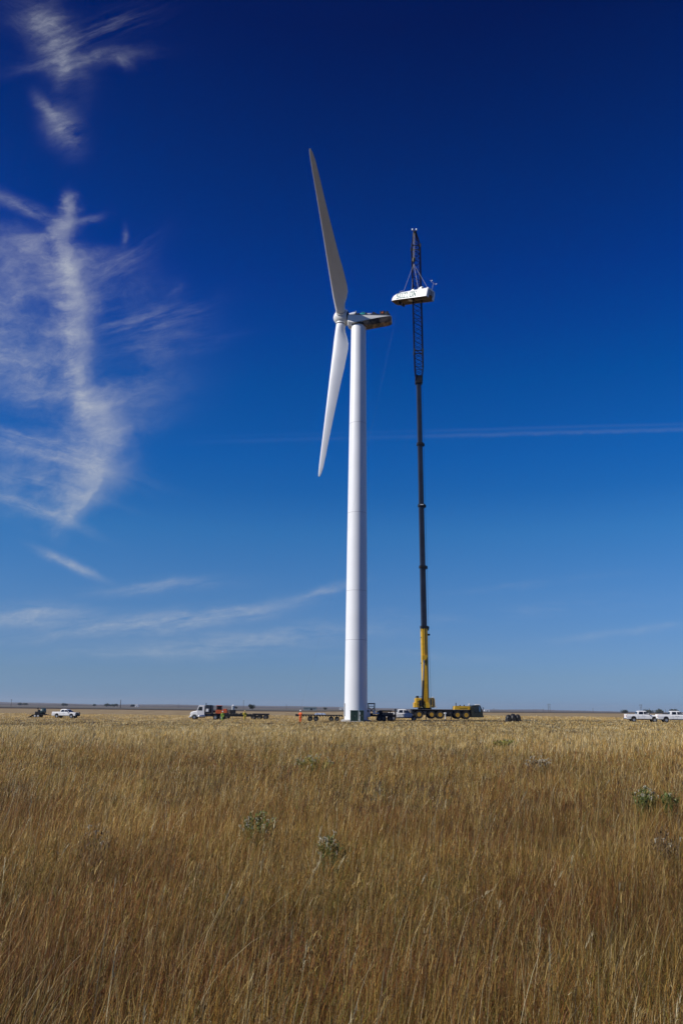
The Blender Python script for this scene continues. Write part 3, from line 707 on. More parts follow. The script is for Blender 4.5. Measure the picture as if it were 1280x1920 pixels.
# spinner service panel outline
pn = MB()
cf = (T_(hubc) + side_*1.52 + nax*.05)
for a_, b_ in (((-.42, -.3), (.5, -.3)), ((.5, -.3), (.5, .25)), ((.5, .25), (-.42, .25)), ((-.42, .25), (-.42, -.3))):
    P = lambda q: cf + nax*q[0] + uax*q[1] - side_*(q[1]**2*.35 + max(0, q[0])**2*.25) + side_*.01
    pn.tube(P(a_), P(b_), .018, n=5)
pn.build('service_panel_edge', SEAM, hub_o)
ld = MB()   # access door and stair at the tower foot, turned away to the left
ld.box((0, 0, 1.9), (.08, .9, 2.1), bev=.03); ld.xf(Matrix.Rotation(R(190), 4, 'Z') @ Matrix.Translation((1.93, 0, 0))); ld.build('door', SEAM, turb)

# ------------------------------------------------------------------ people
def skinmesh(name, pts, edges, root, m, parent, sub=1):
    """continuous body grown over a skeleton: pts = [(x,y,z,r)]"""
    me = bpy.data.meshes.new(name); me.from_pydata([p[:3] for p in pts], edges, [])
    me.materials.append(m); o = bpy.data.objects.new(name, me); COL.objects.link(o)
    md = o.modifiers.new('skin', 'SKIN'); md.use_smooth_shade = True
    for i, p in enumerate(pts):
        sv = me.skin_vertices[0].data[i]; r_ = p[3]; sv.radius = (r_, r_ if len(p) < 5 else p[4]); sv.use_root = (i == root)
    if sub:
        s_ = o.modifiers.new('sub', 'SUBSURF'); s_.levels = sub; s_.render_levels = sub
    o.parent = parent; return o
def person(loc, rz, label, jacket, trousers, helmet, arms='down', h=1.78, lean=0.0):
    t = thing('person', label, 'person', loc, rz, None); t.scale = (h/1.78,)*3
    J = {}; pts = []
    def P(n, x, y, z, r_, r2=None): J[n] = len(pts); pts.append((x, y + lean*max(0, z-.95), z, r_, r2 or r_))
    P('pelvis', 0, 0, .95, .15, .11); P('waist', 0, 0, 1.10, .135, .10); P('chest', 0, 0, 1.32, .165, .115); P('neck0', 0, .0, 1.48, .07); P('neck', 0, 0, 1.53, .055); P('head0', 0, -.01, 1.60, .075, .085); P('head', 0, -.01, 1.69, .085, .095); P('crown', 0, 0, 1.76, .05, .06)
    hands = []
    for s_, sd in ((-1, 'l'), (1, 'r')):
        P('hip'+sd, s_*.10, 0, .90, .105); P('knee'+sd, s_*.12, -.02, .50, .065); P('ank'+sd, s_*.13, .02, .10, .045); P('foot'+sd, s_*.14, -.14, .045, .04)
        P('sh'+sd, s_*.20, 0, 1.42, .06)
        if arms == 'down': e, w = (s_*.27, .02, 1.14), (s_*.27, -.08, .90)
        elif arms == 'hip': e, w = (s_*.36, .05, 1.18), (s_*.20, -.05, 1.00)
        else: e, w = (s_*.27, -.10, 1.18), (s_*.16, -.34, 1.22)
        P('el'+sd, *e, .045); P('wr'+sd, *w, .03)
        dv = (Vector(w)-Vector(e)).normalized(); hp = Vector(w)+dv*.07; P('ha'+sd, *hp, .028, .018)
        hands.append((hp, dv, s_))
    E = [('pelvis', 'waist'), ('waist', 'chest'), ('chest', 'neck0'), ('neck0', 'neck'), ('neck', 'head0'), ('head0', 'head'), ('head', 'crown')]
    for sd in 'lr': E += [('pelvis', 'hip'+sd), ('hip'+sd, 'knee'+sd), ('knee'+sd, 'ank'+sd), ('ank'+sd, 'foot'+sd), ('chest', 'sh'+sd), ('sh'+sd, 'el'+sd), ('el'+sd, 'wr'+sd), ('wr'+sd, 'ha'+sd)]
    ed = [(J[a], J[b]) for a, b in E]
    for (hp, dv, s_), sd in zip(hands, 'lr'):
        u, w = orth(dv)
        for q, (o_, l_) in enumerate(((-.03, .06), (-.01, .075), (.01, .07), (.03, .055))):
            a = hp + u*o_ + dv*.035; b = a + dv*l_*.6 + w*.01; n0 = len(pts)
            pts.append((*a, .009, .009)); pts.append((*b, .008, .008)); pts.append((*(b+dv*l_*.4+w*.02), .006, .006))
            ed += [(J['ha'+sd], n0), (n0, n0+1), (n0+1, n0+2)]
        a = hp + u*.04 - dv*.02; n0 = len(pts); pts.append((*a, .010, .010)); pts.append((*(a+dv*.045+u*.02), .008, .008)); ed += [(J['ha'+sd], n0), (n0, n0+1)]
    skinmesh('body', pts, ed, J['pelvis'], SKIN, t)
    def garment(name, names, es, grow, m):
        q = {n_: i for i, n_ in enumerate(names)}
        return skinmesh(name, [(*pts[J[n_]][:3], pts[J[n_]][3]+grow, pts[J[n_]][4]+grow) for n_ in names], [(q[a], q[b]) for a, b in es], 0, m, t)
    garment('jacket', ['waist', 'pelvis', 'chest', 'neck0', 'shl', 'ell', 'wrl', 'shr', 'elr', 'wrr'], [('pelvis', 'waist'), ('waist', 'chest'), ('chest', 'neck0'), ('chest', 'shl'), ('shl', 'ell'), ('ell', 'wrl'), ('chest', 'shr'), ('shr', 'elr'), ('elr', 'wrr')], .028, jacket)
    garment('trousers', ['pelvis', 'hipl', 'kneel', 'ankl', 'hipr', 'kneer', 'ankr'], [('pelvis', 'hipl'), ('hipl', 'kneel'), ('kneel', 'ankl'), ('pelvis', 'hipr'), ('hipr', 'kneer'), ('kneer', 'ankr')], .022, trousers)
    bt = MB()
    for s_ in (-1, 1): bt.box((s_*.135, -.05, .06), (.11, .30, .12), bev=.03)
    bt.build('boots', DARK, t)
    yy = lean*.75
    hm = MB(); hm.lathe([(.15, 1.70), (.155, 1.715), (.125, 1.73), (.12, 1.78), (.09, 1.84), (.03, 1.87)], (0, yy-.01, 0), (0, 0, 1), 16); hm.box((0, yy-.14, 1.715), (.14, .08, .015), bev=.005)
    hm.build('helmet', helmet, t, smooth=True)
    fc = MB(); fc.box((0, yy-.115, 1.655), (.025, .03, .05), bev=.008)
    for s_ in (-1, 1): fc.box((s_*.095, yy, 1.655), (.02, .035, .055), bev=.006)
    fc.build('nose_and_ears', SKIN, t)
    return t
HV = mat('hivis_green', (0.40, 0.62, 0.07), 0.7); HVY = mat('hivis_yellow', (0.66, 0.52, 0.04), 0.7); HVO = mat('hivis_orange', (0.78, 0.13, 0.02), 0.7)
GREYT = mat('grey_work_trousers', (0.30, 0.33, 0.36), 0.9); DKT = mat('dark_work_trousers', (0.05, 0.055, 0.07), 0.9)
HELW = mat('white_helmet', (0.80, 0.80, 0.78), 0.3); HELY = mat('yellow_helmet', (0.7, 0.5, 0.1), 0.3)
def stand(px, Y, rz, *a, **k_):
    X = at(px, 1340, Y).x; return person((X, Y, g(X, Y)), rz, *a, **k_)
stand(417.5, 150, R(200), 'worker in a bright green hi-vis jacket standing before the dark trailer', HV, HV, HELW, arms='down', h=1.75)
stand(459.0, 150, R(25), 'worker in yellow hi-vis clothes and cap standing before the dark trailer', HVY, HVY, HELY, arms='hip', h=1.8)
OW = stand(563.5, 124, R(-35), 'worker in orange hi-vis coveralls and white helmet holding the tag line', HVO, HVO, HELW, arms='hold', h=1.86)
nacdeck = lambda x, y, z: TB + (NMf @ Vector((x, y, z)))
person(nacdeck(2.85, .75, rim-.72), R(-60), 'worker in dark clothes and white helmet on the nacelle, next to the teal generator', DKT, DKT, HELW, arms='hold')
person(nacdeck(6.55, .8, rim-1.12), R(100), 'worker in a white helmet low inside the middle of the open nacelle', BLUEP, DKT, HELW, arms='hold')
person(nacdeck(9.0, -.3, rim-1.10), R(90), 'worker in teal clothing at the tail end of the open nacelle', TEAL, DKT, BLUEP, arms='down')

# ------------------------------------------------------------------ lifted nacelle roof with slings
P0 = at(731, 563.4, 130.6); P1 = at(798.6, 554.5, 125.6)
e1 = (P1-P0).normalized(); e2 = Vector((-e1.y, e1.x, 0)).normalized(); e2 = e2 if e2.y > 0 else -e2
e3 = e1.cross(e2); e3 = e3 if e3.z > 0 else -e3; LEN = (P1-P0).length; WID = 2.55
CM = Matrix(((e1.x, e2.x, e3.x), (e1.y, e2.y, e3.y), (e1.z, e2.z, e3.z))).to_4x4()
cov = thing('nacelle_roof', 'white nacelle roof shell lettered along its side, hanging from the crane', 'nacelle cover', P0)
def cring(x, w0, h, top, low=0.0, n=12):
    """inverted-U section from the near foot over the top to the far foot"""
    out = []
    prof = [(0, low), (.0, low+(h-low)*.55), (.03, h*.82), (.10, h*.95), (.25, h*.992), (.5, h), (.75, h*.992), (.90, h*.95), (.97, h*.82), (1.0, low+(h-low)*.55), (1.0, low)]
    for q, z in prof: out.append(Vector((x, WID/2 + (q-.5)*w0, z)))
    return out
cs = [(0.0, 1.7, .12), (.14, 2.0, .72), (.45, 2.25, 1.12), (1.1, 2.45, 1.38), (2.2, 2.55, 1.52), (4.0, 2.55, 1.62), (6.0, 2.55, 1.70), (LEN-.15, 2.55, 1.78), (LEN, 2.48, 1.74)]
outer = [cring(x, w, h, 0) for x, w, h in cs]; inner = [[Vector((p.x + (.08 if i == 0 else 0), WID/2+(p.y-WID/2)*.955, max(0.005, p.z-.07))) for p in rg] for i, rg in enumerate(outer)]
sh = MB(); sh.loft(outer, close=False, caps=False)
# rear bulkhead on the outside, its foot cut open in the middle
e_ = outer[-1]; nE = len(e_); sh.add(e_ + [Vector((LEN, WID*.72, 0)), Vector((LEN, WID*.72, .62)), Vector((LEN, WID*.30, .62)), Vector((LEN, WID*.30, 0))], [tuple(range(nE)) + (nE, nE+1, nE+2, nE+3)])
f_ = outer[0]; sh.add(f_, [tuple(range(nE))])
sh.xf(CM); shell = sh.build('shell', WHITE, cov, smooth=True)
ins = MB(); ins.loft(inner, close=False, caps=False)
# turned-in foot flanges join outer and inner skins
fl = MB()
for k_ in range(len(cs)-1):
    for j in (0, -1):
        a, b, c, d_ = outer[k_][j], outer[k_+1][j], inner[k_+1][j], inner[k_][j]
        fl.add([a, b, c, d_], [(0, 1, 2, 3)])
ins.xf(CM); ins.build('inner_lining', INNER, cov, smooth=True); fl.xf(CM); fl.build('foot_flange', SEAM, cov)
rb = MB()
for x in (1.6, 3.1, 4.6, 6.1, 7.4): 
    rb.box((x, WID/2, .50), (.10, WID*.94, .07)); rb.box((x, WID*.05, .28), (.10, .08, .50)); rb.box((x, WID*.95, .28), (.10, .08, .50))
rb.box((LEN/2+.6, WID*.5, .05), (LEN-2.0, .10, .08)); rb.xf(CM); rb.build('cross_rib', INNER, cov)
hb = MB(); hb.box((3.9, WID*.42, .12), (.75, .8, .30), bev=.05); hb.xf(CM); hb.build('roof_hatch_box', LENS, cov)
fb = MB(); fb.box((1.55, WID*.62, -.18), (.14, WID*.72, .55), bev=.03); fb.xf(CM); fb.build('front_bracket', DARK, cov)
for x, y in ((1.75, WID*.55), (2.05, WID*.8)):
    MB().tube((x, y, -.40), (x, y, -.05), .07, n=8).xf(CM).build('guide_pin', LENS, cov)
# two air scoops
for x, hh_, ln_ in ((3.75, .42, .85), (5.35, .68, 1.05)):
    sc = MB(); wd = .55 if hh_ < .5 else .7; y0 = WID*.30
    rr = []
    for q in range(6):
        tq = q/5; z = hh_*math.sin(tq*math.pi/2); xx = x + ln_*tq
        rr.append([Vector((xx, y0-wd/2, 1.45)), Vector((xx, y0-wd/2, 1.55+z*.85)), Vector((xx, y0-wd/4, 1.58+z)), Vector((xx, y0+wd/4, 1.58+z)), Vector((xx, y0+wd/2, 1.55+z*.85)), Vector((xx, y0+wd/2, 1.45))])
    sc.loft(rr); sc.xf(CM); s_o = sc.build('air_scoop', WHITE, cov, smooth=True)
    MB().box((x+ln_+.012, y0, 1.60+hh_*.35), (.02, wd*.82, hh_*.78)).xf(CM).build('scoop_mouth', DARK, s_o)
hf = MB()
for a, b in (((1.3, .7, 1.3), (1.3, .7, 1.95)), ((1.85, .7, 1.35), (1.85, .7, 1.95)), ((1.3, .7, 1.95), (1.85, .7, 1.95)), ((1.3, .7, 1.5), (1.85, .7, 1.5)), ((1.3, 1.3, 1.3), (1.3, 1.3, 1.95)), ((1.3, .7, 1.95), (1.3, 1.3, 1.95)), ((1.85, 1.3, 1.4), (1.85, 1.3, 1.95)), ((1.3, 1.3, 1.95), (1.85, 1.3, 1.95)), ((1.85, .7, 1.95), (1.85, 1.3, 1.95))): hf.tube(a, b, .03, n=6)
hf.xf(CM); hf.build('hatch_rail', GALV, cov)
ms = MB(); ms.tube((LEN-.15, WID*.62, 1.7), (LEN-.15, WID*.62, 3.25), .035, n=6); ms.tube((LEN-.15, WID*.35, 3.05), (LEN-.15, WID*.92, 3.05), .025, n=5)
for q in (.35, .92):
    c = Vector((LEN-.15, WID*q, 3.25)); ms.tube(c-Vector((0, 0, .2)), c, .02, n=5)
    for j in range(3): a = 2.1*j; e_p = c + Vector((math.cos(a), math.sin(a), 0))*.18; ms.tube(c, e_p, .012, n=4); ms.lathe([(.02, 0), (.06, .04), (.065, .08)], e_p, (math.sin(a), -math.cos(a), 0), 8)
ms.xf(CM); ms.build('wind_sensor_mast', GALV, cov)
bc = MB(); bc.lathe([(.10, 0), (.11, .16), (.08, .26), (.02, .30)], (LEN-.5, WID*.25, 1.72), (0, 0, 1), 12); bc.xf(CM); bc.build('beacon', LENS, cov, smooth=True)
rd = MB(); rd.box((LEN+.012, WID*.5, .98), (.02, .12, .9)); rd.lathe([(.0, 0), (.17, .0), (.17, .04), (.0, .04)], (LEN, WID*.5, .55), (1, 0, 0), 14)
rd.box((LEN+.012, WID*.22, .95), (.015, .05, 1.2)); rd.box((LEN+.012, WID*.78, .95), (.015, .05, 1.2)); rd.xf(CM); rd.build('rear_panel_frame', DARK, cov)
pk = MB(); pk.box((LEN+.009, WID*.36, 1.05), (.012, WID*.24, .85), bev=.004); pk.box((LEN+.009, WID*.64, 1.05), (.012, WID*.24, .85), bev=.004); pk.xf(CM); pk.pieces('rear_grille', SEAM, cov)
# lettering in squared strokes
GL = {'S': [((0, 1), (1, 1)), ((0, 1), (0, .5)), ((0, .5), (1, .5)), ((1, .5), (1, 0)), ((1, 0), (0, 0))], 'U': [((0, 1), (0, 0)), ((0, 0), (1, 0)), ((1, 0), (1, 1))],
      'Z': [((0, 1), (1, 1)), ((1, 1), (0, 0)), ((0, 0), (1, 0))], 'L': [((0, 1), (0, 0)), ((0, 0), (1, 0))], 'O': [((0, 0), (1, 0)), ((1, 0), (1, 1)), ((1, 1), (0, 1)), ((0, 1), (0, 0))],
      'N': [((0, 0), (0, 1)), ((0, 1), (1, 0)), ((1, 0), (1, 1))]}
lt = MB(); lx = 1.42; LH = .86; LW = .44; ST = .20
def surf(x, z):
    w = np.interp(x, [c[0] for c in cs], [c[1] for c in cs]); h = float(np.interp(x, [c[0] for c in cs], [c[2] for c in cs]))
    q = float(np.interp(z, [0, h*.55, h*.82, h*.95], [0, 0, .03, .10])); return WID/2 + (q-.5)*w - .020
for chn, let in enumerate('SUZLON'):
    for (a, b) in GL[let]:
        ax_, az_ = lx+a[0]*LW, .24+a[1]*LH; bx_, bz_ = lx+b[0]*LW, .24+b[1]*LH
        m_x, m_z = (ax_+bx_)/2, (az_+bz_)/2; ln_ = math.hypot(bx_-ax_, bz_-az_) + ST*.95; an = math.atan2(bz_-az_, bx_-ax_)
        off_ = .0008*len(lt.v)/8 % .004
        y_a, y_b = surf(ax_, az_), surf(bx_, bz_)
        for part in range(4):
            f0, f1 = part/4, (part+1)/4
            px_, pz_ = ax_+(bx_-ax_)*(f0+f1)/2, az_+(bz_-az_)*(f0+f1)/2
            lt.box((px_, surf(px_, pz_)-off_-part*.0003, pz_), (math.hypot(bx_-ax_, bz_-az_)/4+ST*.9, .022, ST), rot=Matrix.Rotation(-an, 3, 'Y'))
    lx += LW + .31
lt.xf(CM); lt.build('lettering', LETTER, shell)
hookp = at(775.3, 495, 127.6)
W_ = lambda x, y, z: P0 + CM @ Vector((x, y, z))
slg = thing('lifting_sling', 'four pale sling legs spread from the crane hook to the roof shell', 'sling', hookp)
for x, y, z in ((2.55, .25, 1.40), (2.9, WID-.25, 1.42), (5.9, .25, 1.58), (7.2, WID-.3, 1.6)):
    MB().tube((0, 0, 0), W_(x, y, z)-hookp, .035, n=6).build('sling_leg', SLING, slg)
    
# tag line from the roof shell down to the orange worker's hands
a = W_(2.0, .1, 0.0); b = OW.matrix_basis @ Vector((0, -.40, 1.22)); tl = MB(); pts = []
for i in range(41):
    t_ = i/40; p = a.lerp(b, t_); p.z -= 9.0*4*t_*(1-t_)*.35; pts.append(p)
tl.path([p-b for p in pts], .004, 5); tlo = tl.build('tag_line', ROPE); tlo.location = b
tag(tlo, 'thin pale rope running from the hanging roof shell down to the orange worker', 'rope')

# ------------------------------------------------------------------ mobile crane
CY = 133.2
def cw(px, py, Y=CY): p = at(px, py, Y); return p.x, p.z
cx0 = cw(838, 1340)[0]; cz0 = g(cx0, CY)
crane = thing('mobile_crane', 'yellow and navy mobile crane with its long boom raised beside the turbine', 'crane', (cx0, CY+1.4, cz0))
OC = Vector((cx0, CY+1.4, cz0)); C_ = lambda x, y, z: Vector((x, y, z)) - OC
xl, xr = cw(772, 1340)[0], cw(905, 1340)[0]; y0, y1 = CY, CY+2.9; ym = (y0+y1)/2
car = MB()
car.prism([(xl, 1.15), (xl+.3, .85), (cw(884, 1340)[0], .85), (cw(884, 1340)[0], 1.72), (xl, 1.72)], y0+.35, y1-.35)
car.box(((xl+cw(850, 1333)[0])/2, ym, 1.64), (cw(850, 1333)[0]-xl, y1-y0, .12), bev=.03)
car.box(((cw(832, 1333)[0]+cw(849, 1333)[0])/2, y0+.28, 1.05), (cw(848, 1333)[0]-cw(833, 1333)[0], .5, .85), bev=.05)
car.box(((cw(792, 1333)[0]+cw(802, 1333)[0])/2, y0+.3, 1.15), (.62, .5, .6), bev=.05)
car.xf(Matrix.Translation(-OC)); car_o = car.build('carrier', DARK, crane)
dk = MB(); dk.box(((xl+cw(850, 1333)[0])/2, ym, 1.73), (cw(850, 1333)[0]-xl-.1, y1-y0-.1, .05)); dk.xf(Matrix.Translation(-OC)); dk.build('deck', DUST, car_o)
def wheel(parent, x, y, z, r_, w, out, rimm, tyre=RUB, big=True, name='wheel'):
    """out = -1 when the outer face looks to -y"""
    ri_ = .53
    t_ = MB(); t_.lathe([(r_*ri_, -w/2), (r_*.93, -w/2), (r_, -w*.32), (r_, w*.32), (r_*.93, w/2), (r_*ri_, w/2)], (x, y, z), (0, 1, 0), 28, caps=False)
    o = t_.build(name, tyre, parent, smooth=True)
    ri = MB(); s_ = out
    ri.lathe([(r_*.525, s_*w*.50), (r_*.54, s_*w*.44), (r_*.48, s_*w*.36), (r_*.42, s_*w*.12), (r_*.24, s_*w*.14), (r_*.22, s_*w*.42), (r_*.06, s_*w*.44)], (x, y, z), (0, 1, 0), 20)
    ro = ri.build('rim', rimm, o, smooth=True)
    if big:
        hbm = MB()
        for q in range(8): a = q*math.pi/4; hbm.lathe([(.01, 0), (r_*.045, 0), (r_*.045, .04), (.005, .045)], (x+math.cos(a)*r_*.33, y+s_*w*.12, z+math.sin(a)*r_*.33), (0, s_, 0), 6)
        hbm.build('wheel_nuts', DARK, ro); MB().lathe([(r_*.235, s_*w*.16), (r_*.235, s_*w*.20), (r_*.33, s_*w*.20), (r_*.36, s_*w*.15)], (x, y, z), (0, 1, 0), 20, caps=False).build('rim_shade_ring', mat('rim_shade_dark', (.12, .06, .015), .7), ro)  # dark ring in the rim hollow: its shade is put into the colour
    return o
for px in (785.6, 808.8, 824.8, 857.5, 873.8):
    x = cw(px, 1340)[0]
    for yy, o_ in ((y0+.30, -1), (y1-.30, 1)): wheel(crane, x-OC.x, yy-OC.y, .90-OC.z, .655, .50, o_, RIMY)
# wheel arches / fenders
fd = MB()
for px in (785.6, 808.8, 824.8, 857.5, 873.8):
    x = cw(px, 1340)[0]; pts = [(x+.74*math.cos(a), .90+.74*math.sin(a)) for a in [R(q) for q in range(25, 156, 13)]]
    for p, q in zip(pts, pts[1:]): fd.add([(p[0], y0+.02, p[1]), (q[0], y0+.02, q[1]), (q[0], y0+.55, q[1]), (p[0], y0+.55, p[1]), (p[0], y0+.02, p[1]+.03), (q[0], y0+.02, q[1]+.03), (q[0], y0+.55, q[1]+.03), (p[0], y0+.55, p[1]+.03)], [(0, 1, 2, 3), (4, 7, 6, 5), (0, 4, 5, 1), (2, 6, 7, 3)])
fd.xf(Matrix.Translation(-OC)); fd.build('wheel_fender', DARK, car_o)
for px in (797, 833, 844):                                            # outriggers: jack leg and foot pad
    x = cw(px, 1333)[0]; gq = g(x, y0-1.0)
    j = MB(); j.tube((x, y0-.9, .25), (x, y0-.9, 1.25), .09, n=10); j.box((x, y0-.2, 1.15), (.3, 1.6, .26), bev=.03); j.xf(Matrix.Translation(-OC)); jo = j.build('outrigger', LENS if px == 833 else DARK, crane)
    pd = MB(); pd.lathe([(.35, 0), (.35, .10), (.12, .16), (.09, .3)], (x, y0-.9, gq+.0), (0, 0, 1), 16); pd.box((x, y0-.9, gq+.16), (.08, .08, .6)); pd.xf(Matrix.Translation(-OC)); pd.build('foot_pad', DARK, jo)
# carrier cab at the right
cl_, cr_ = cw(883.5, 1333)[0], cw(905, 1333)[0]
cp = MB(); cp.prism([(cl_, .55), (cr_-.15, .55), (cr_, .75), (cr_, 1.45), (cr_-.42, 2.45), (cr_-.62, 2.52), (cl_+.25, 2.50), (cl_, 2.30)], y0+.05, y1-.05, inset=.03)
cp.xf(Matrix.Translation(-OC)); cpo = cp.build('carrier_cab', mat('dark_olive_cab', (0.030, 0.032, 0.022), .45, var=.2), crane)
wn = MB(); wn.prism([(cl_+.42, 1.45), (cr_-.72, 1.45), (cr_-.80, 2.28), (cl_+.42, 2.30)], y0-.005, y0+.06); wn.xf(Matrix.Translation(-OC)); wn.build('side_window', GLASS, cpo)
ws = MB(); a_, b_ = Vector((cr_+.0, y0+.14, 1.50)), Vector((cr_-.40, y0+.20, 2.40)); ws.add([(cr_+.02, y0+.1, 1.48), (cr_+.02, y1-.1, 1.48), (cr_-.385, y1-.16, 2.42), (cr_-.385, y0+.16, 2.42), (cr_-.62, y0+.02, 1.48), (cr_-.70, y0+.02, 2.40)], [(0, 1, 2, 3), (0, 3, 5, 4)])
ws.xf(Matrix.Translation(-OC)); ws.build('windscreen', BGLASS, cpo)
rf = MB(); rf.box((cr_-.75, ym-.4, 2.60), (.75, 1.3, .13), bev=.04); rf.box((cl_-.25, y0+.7, 2.62), (.28, .28, .28), bev=.06); rf.xf(Matrix.Translation(-OC)); rf.build('roof_box', LENS, cpo)
mr = MB(); mr.box((cr_+.05, y0-.12, 1.95), (.08, .22, .42), bev=.02); mr.tube((cr_-.2, y0+.05, 2.25), (cr_+.05, y0-.12, 2.1), .02, n=5); mr.xf(Matrix.Translation(-OC)); mr.build('mirror', DARK, cpo)
bm_ = MB(); bm_.box((cr_+.03, ym, .72), (.12, y1-y0-.1, .30), bev=.04); bm_.xf(Matrix.Translation(-OC)); bm_.build('bumper', DARK, cpo)
for yy in (y0+.4, y1-.4): MB().box((cr_+.10, yy, .78), (.03, .3, .14), bev=.01).xf(Matrix.Translation(-OC)).build('headlight', LENS, cpo)
# yellow engine hood
hl_, hr_ = cw(851.5, 1333)[0], cw(881, 1333)[0]
eh = MB(); eh.prism([(hl_, 1.75), (hr_, 1.75), (hr_+.02, 2.30), (hr_-.1, 2.36), (hl_+.25, 2.36), (hl_+.08, 2.30)], y0+.1, y1-.1, inset=.02); eh.xf(Matrix.Translation(-OC)); eho = eh.build('engine_hood', YEL, crane)
lv_ = MB()
for q in range(7): lv_.box((hl_+1.0+q*.18, y0+.09, 1.95), (.10, .02, .10))
lv_.xf(Matrix.Translation(-OC)); lv_.build('hood_louvres', DARK, eho)
ex = MB(); ex.tube((hl_+.35, y0+.6, 2.36), (hl_+.35, y0+.6, 2.85), .07, n=10); ex.tube((hl_+1.05, y0+.8, 2.36), (hl_+1.05, y0+.8, 2.52), .10, n=10); ex.tube((hl_+1.75, y0+.8, 2.36), (hl_+1.75, y0+.8, 2.55), .09, n=10); ex.xf(Matrix.Translation(-OC)); ex.build('exhaust_stack', DARK, eho)
# superstructure
sx = cw(797.5, 1330)[0]; SY = ym
tt_ = MB(); tt_.lathe([(1.15, 1.76), (1.15, 1.98), (.9, 2.0)], (sx, SY, 0), (0, 0, 1), 32); tt_.xf(Matrix.Translation(-OC)); tt_.build('turntable', DARK, crane)
bl_, br_ = cw(777, 1333)[0], cw(790.5, 1333)[0]
cwt = MB(); cwt.box(((bl_+br_)/2+.1, SY-.2, 2.78), (br_-bl_-.2, 2.6, 1.55), bev=.06); cwt.box((bl_+.16, SY-.2, 2.42), (.42, 2.5, .85), bev=.08)
cwt.box(((bl_+br_)/2+.05, SY-1.52, 2.62), (.22, .08, 1.1), bev=.02); cwt.xf(Matrix.Translation(-OC)); cwo = cwt.build('counterweight', YEL, crane)
rc = MB()
for q in range(4): rc.box(((bl_+br_)/2+.02, SY-1.555, 2.28+q*.24), (.30, .05, .12))
rc.box((br_-.30, SY-1.5, 2.7), (.50, .06, 1.0)); rc.path([Vector((bl_+.2, SY-1, 3.58)), Vector((bl_+.35, SY-1, 3.85)), Vector((bl_+.8, SY-1, 3.70)), Vector((bl_+1.3, SY-1, 3.78))], .05, 6); rc.lathe([(.01, -.3), (.2, -.28), (.2, .28), (.01, .3)], (bl_+.55, SY-.9, 3.72), (0, 1, 0), 12)
rc.xf(Matrix.Translation(-OC)); rc.build('access_steps', DARK, cwo)
wl_, wr_ = cw(794, 1333)[0], cw(806, 1333)[0]
wb_ = MB(); wb_.prism([(wl_, 2.0), (wr_+.05, 2.0), (wr_, 2.55), (wr_-.25, 2.85), (wl_+.3, 2.85), (wl_, 2.4)], SY-1.3, SY+1.0, inset=.03); wb_.xf(Matrix.Translation(-OC)); wbo = wb_.build('slewing_platform', YEL, crane)
wd_ = MB(); wd_.lathe([(.34, -.5), (.34, -.46), (.22, -.45), (.22, .45), (.34, .46), (.34, .5)], (wl_-.2, SY-.3, 2.55), (0, 1, 0), 18); wd_.xf(Matrix.Translation(-OC)); wd_.build('winch_drum', DARK, wbo, smooth=True)
ol, orr = cw(805, 1333)[0], cw(815, 1333)[0]
oc = MB(); oc.prism([(ol, 2.02), (orr-.1, 2.02), (orr+.05, 2.35), (orr, 3.35), (orr-.15, 3.62), (ol+.05, 3.62), (ol, 3.4)], SY-1.45, SY-.45, inset=.03); oc.xf(Matrix.Translation(-OC)); oco = oc.build('operator_cab', mat('cab_yellow_black', (.16, .13, .06), .5, var=.3, scale=3), crane)
og = MB(); og.box(((ol+orr)/2-.12, SY-1.46, 2.95), (.32, .03, .85)); og.box((orr-.24, SY-1.46, 2.85), (.22, .03, 1.0)); og.xf(Matrix.Translation(-OC)); og.build('cab_window', GLASS, oco)
op = MB(); op.box(((ol+orr)/2+.04, SY-1.47, 2.85), (.07, .05, 1.25)); op.box((orr-.03, SY-1.47, 2.85), (.07, .05, 1.25)); op.xf(Matrix.Translation(-OC)); op.build('cab_frame', YEL, oco)
orf = MB(); orf.box((orr-.25, SY-1.0, 3.70), (.4, .5, .12), bev=.03); orf.box((orr+.2, SY-1.3, 2.15), (.28, .3, .3), bev=.04); orf.xf(Matrix.Translation(-OC)); orf.build('work_lamp', LENS, oco)
# boom: centre line from the pivot to the jib tip, leaning slightly towards the camera
BY0, BY1 = SY+.35, 127.6
def bp(px, py):
    """point of the boom plane: Y falls linearly with height"""
    Y = BY0
    for _ in range(12):
        p = at(px, py, Y); Y = BY0 + (BY1-BY0)*(p.z-2.5)/(92.0)
    return p
def pxm(p): return FPX/((p-Vector((0, 0, EYE))).dot(_F))
def boomsec(a, b, w0, w1, m, name, parent, depth=1.15):
    ax = (b-a).normalized(); xx = Vector((1, 0, 0)); yy = ax.cross(xx).normalized(); xx = yy.cross(ax).normalized(); rg = []
    for p, w in ((a, w0), (b, w1)):
        h = w*depth; rg.append([p - OC + xx*cx_*w/2 + yy*cy_*h/2 for cx_, cy_ in ((-1, -.55), (-.7, -1), (.7, -1), (1, -.55), (1, .8), (.85, 1), (-.85, 1), (-1, .8))])
    mb = MB(); mb.loft(rg); return mb.build(name, m, parent)
bpts = [bp(797.5, 1318), bp(794.5, 1176), bp(792, 1063), bp(789.5, 948), bp(787, 833), bp(784.4, 712)]
bw = [12.6, 10.6, 9.8, 9.2, 8.8]
base = boomsec(bpts[0], bpts[1], 12.2/pxm(bpts[0]), 12.8/pxm(bpts[1]), YEL, 'boom_base', crane)
for i in range(1, 5):
    b2 = bpts[i+1]; s_o = boomsec(bpts[i], b2, bw[i]/pxm(bpts[i]), bw[i]*.97/pxm(b2), NAVY, 'boom_section', crane)
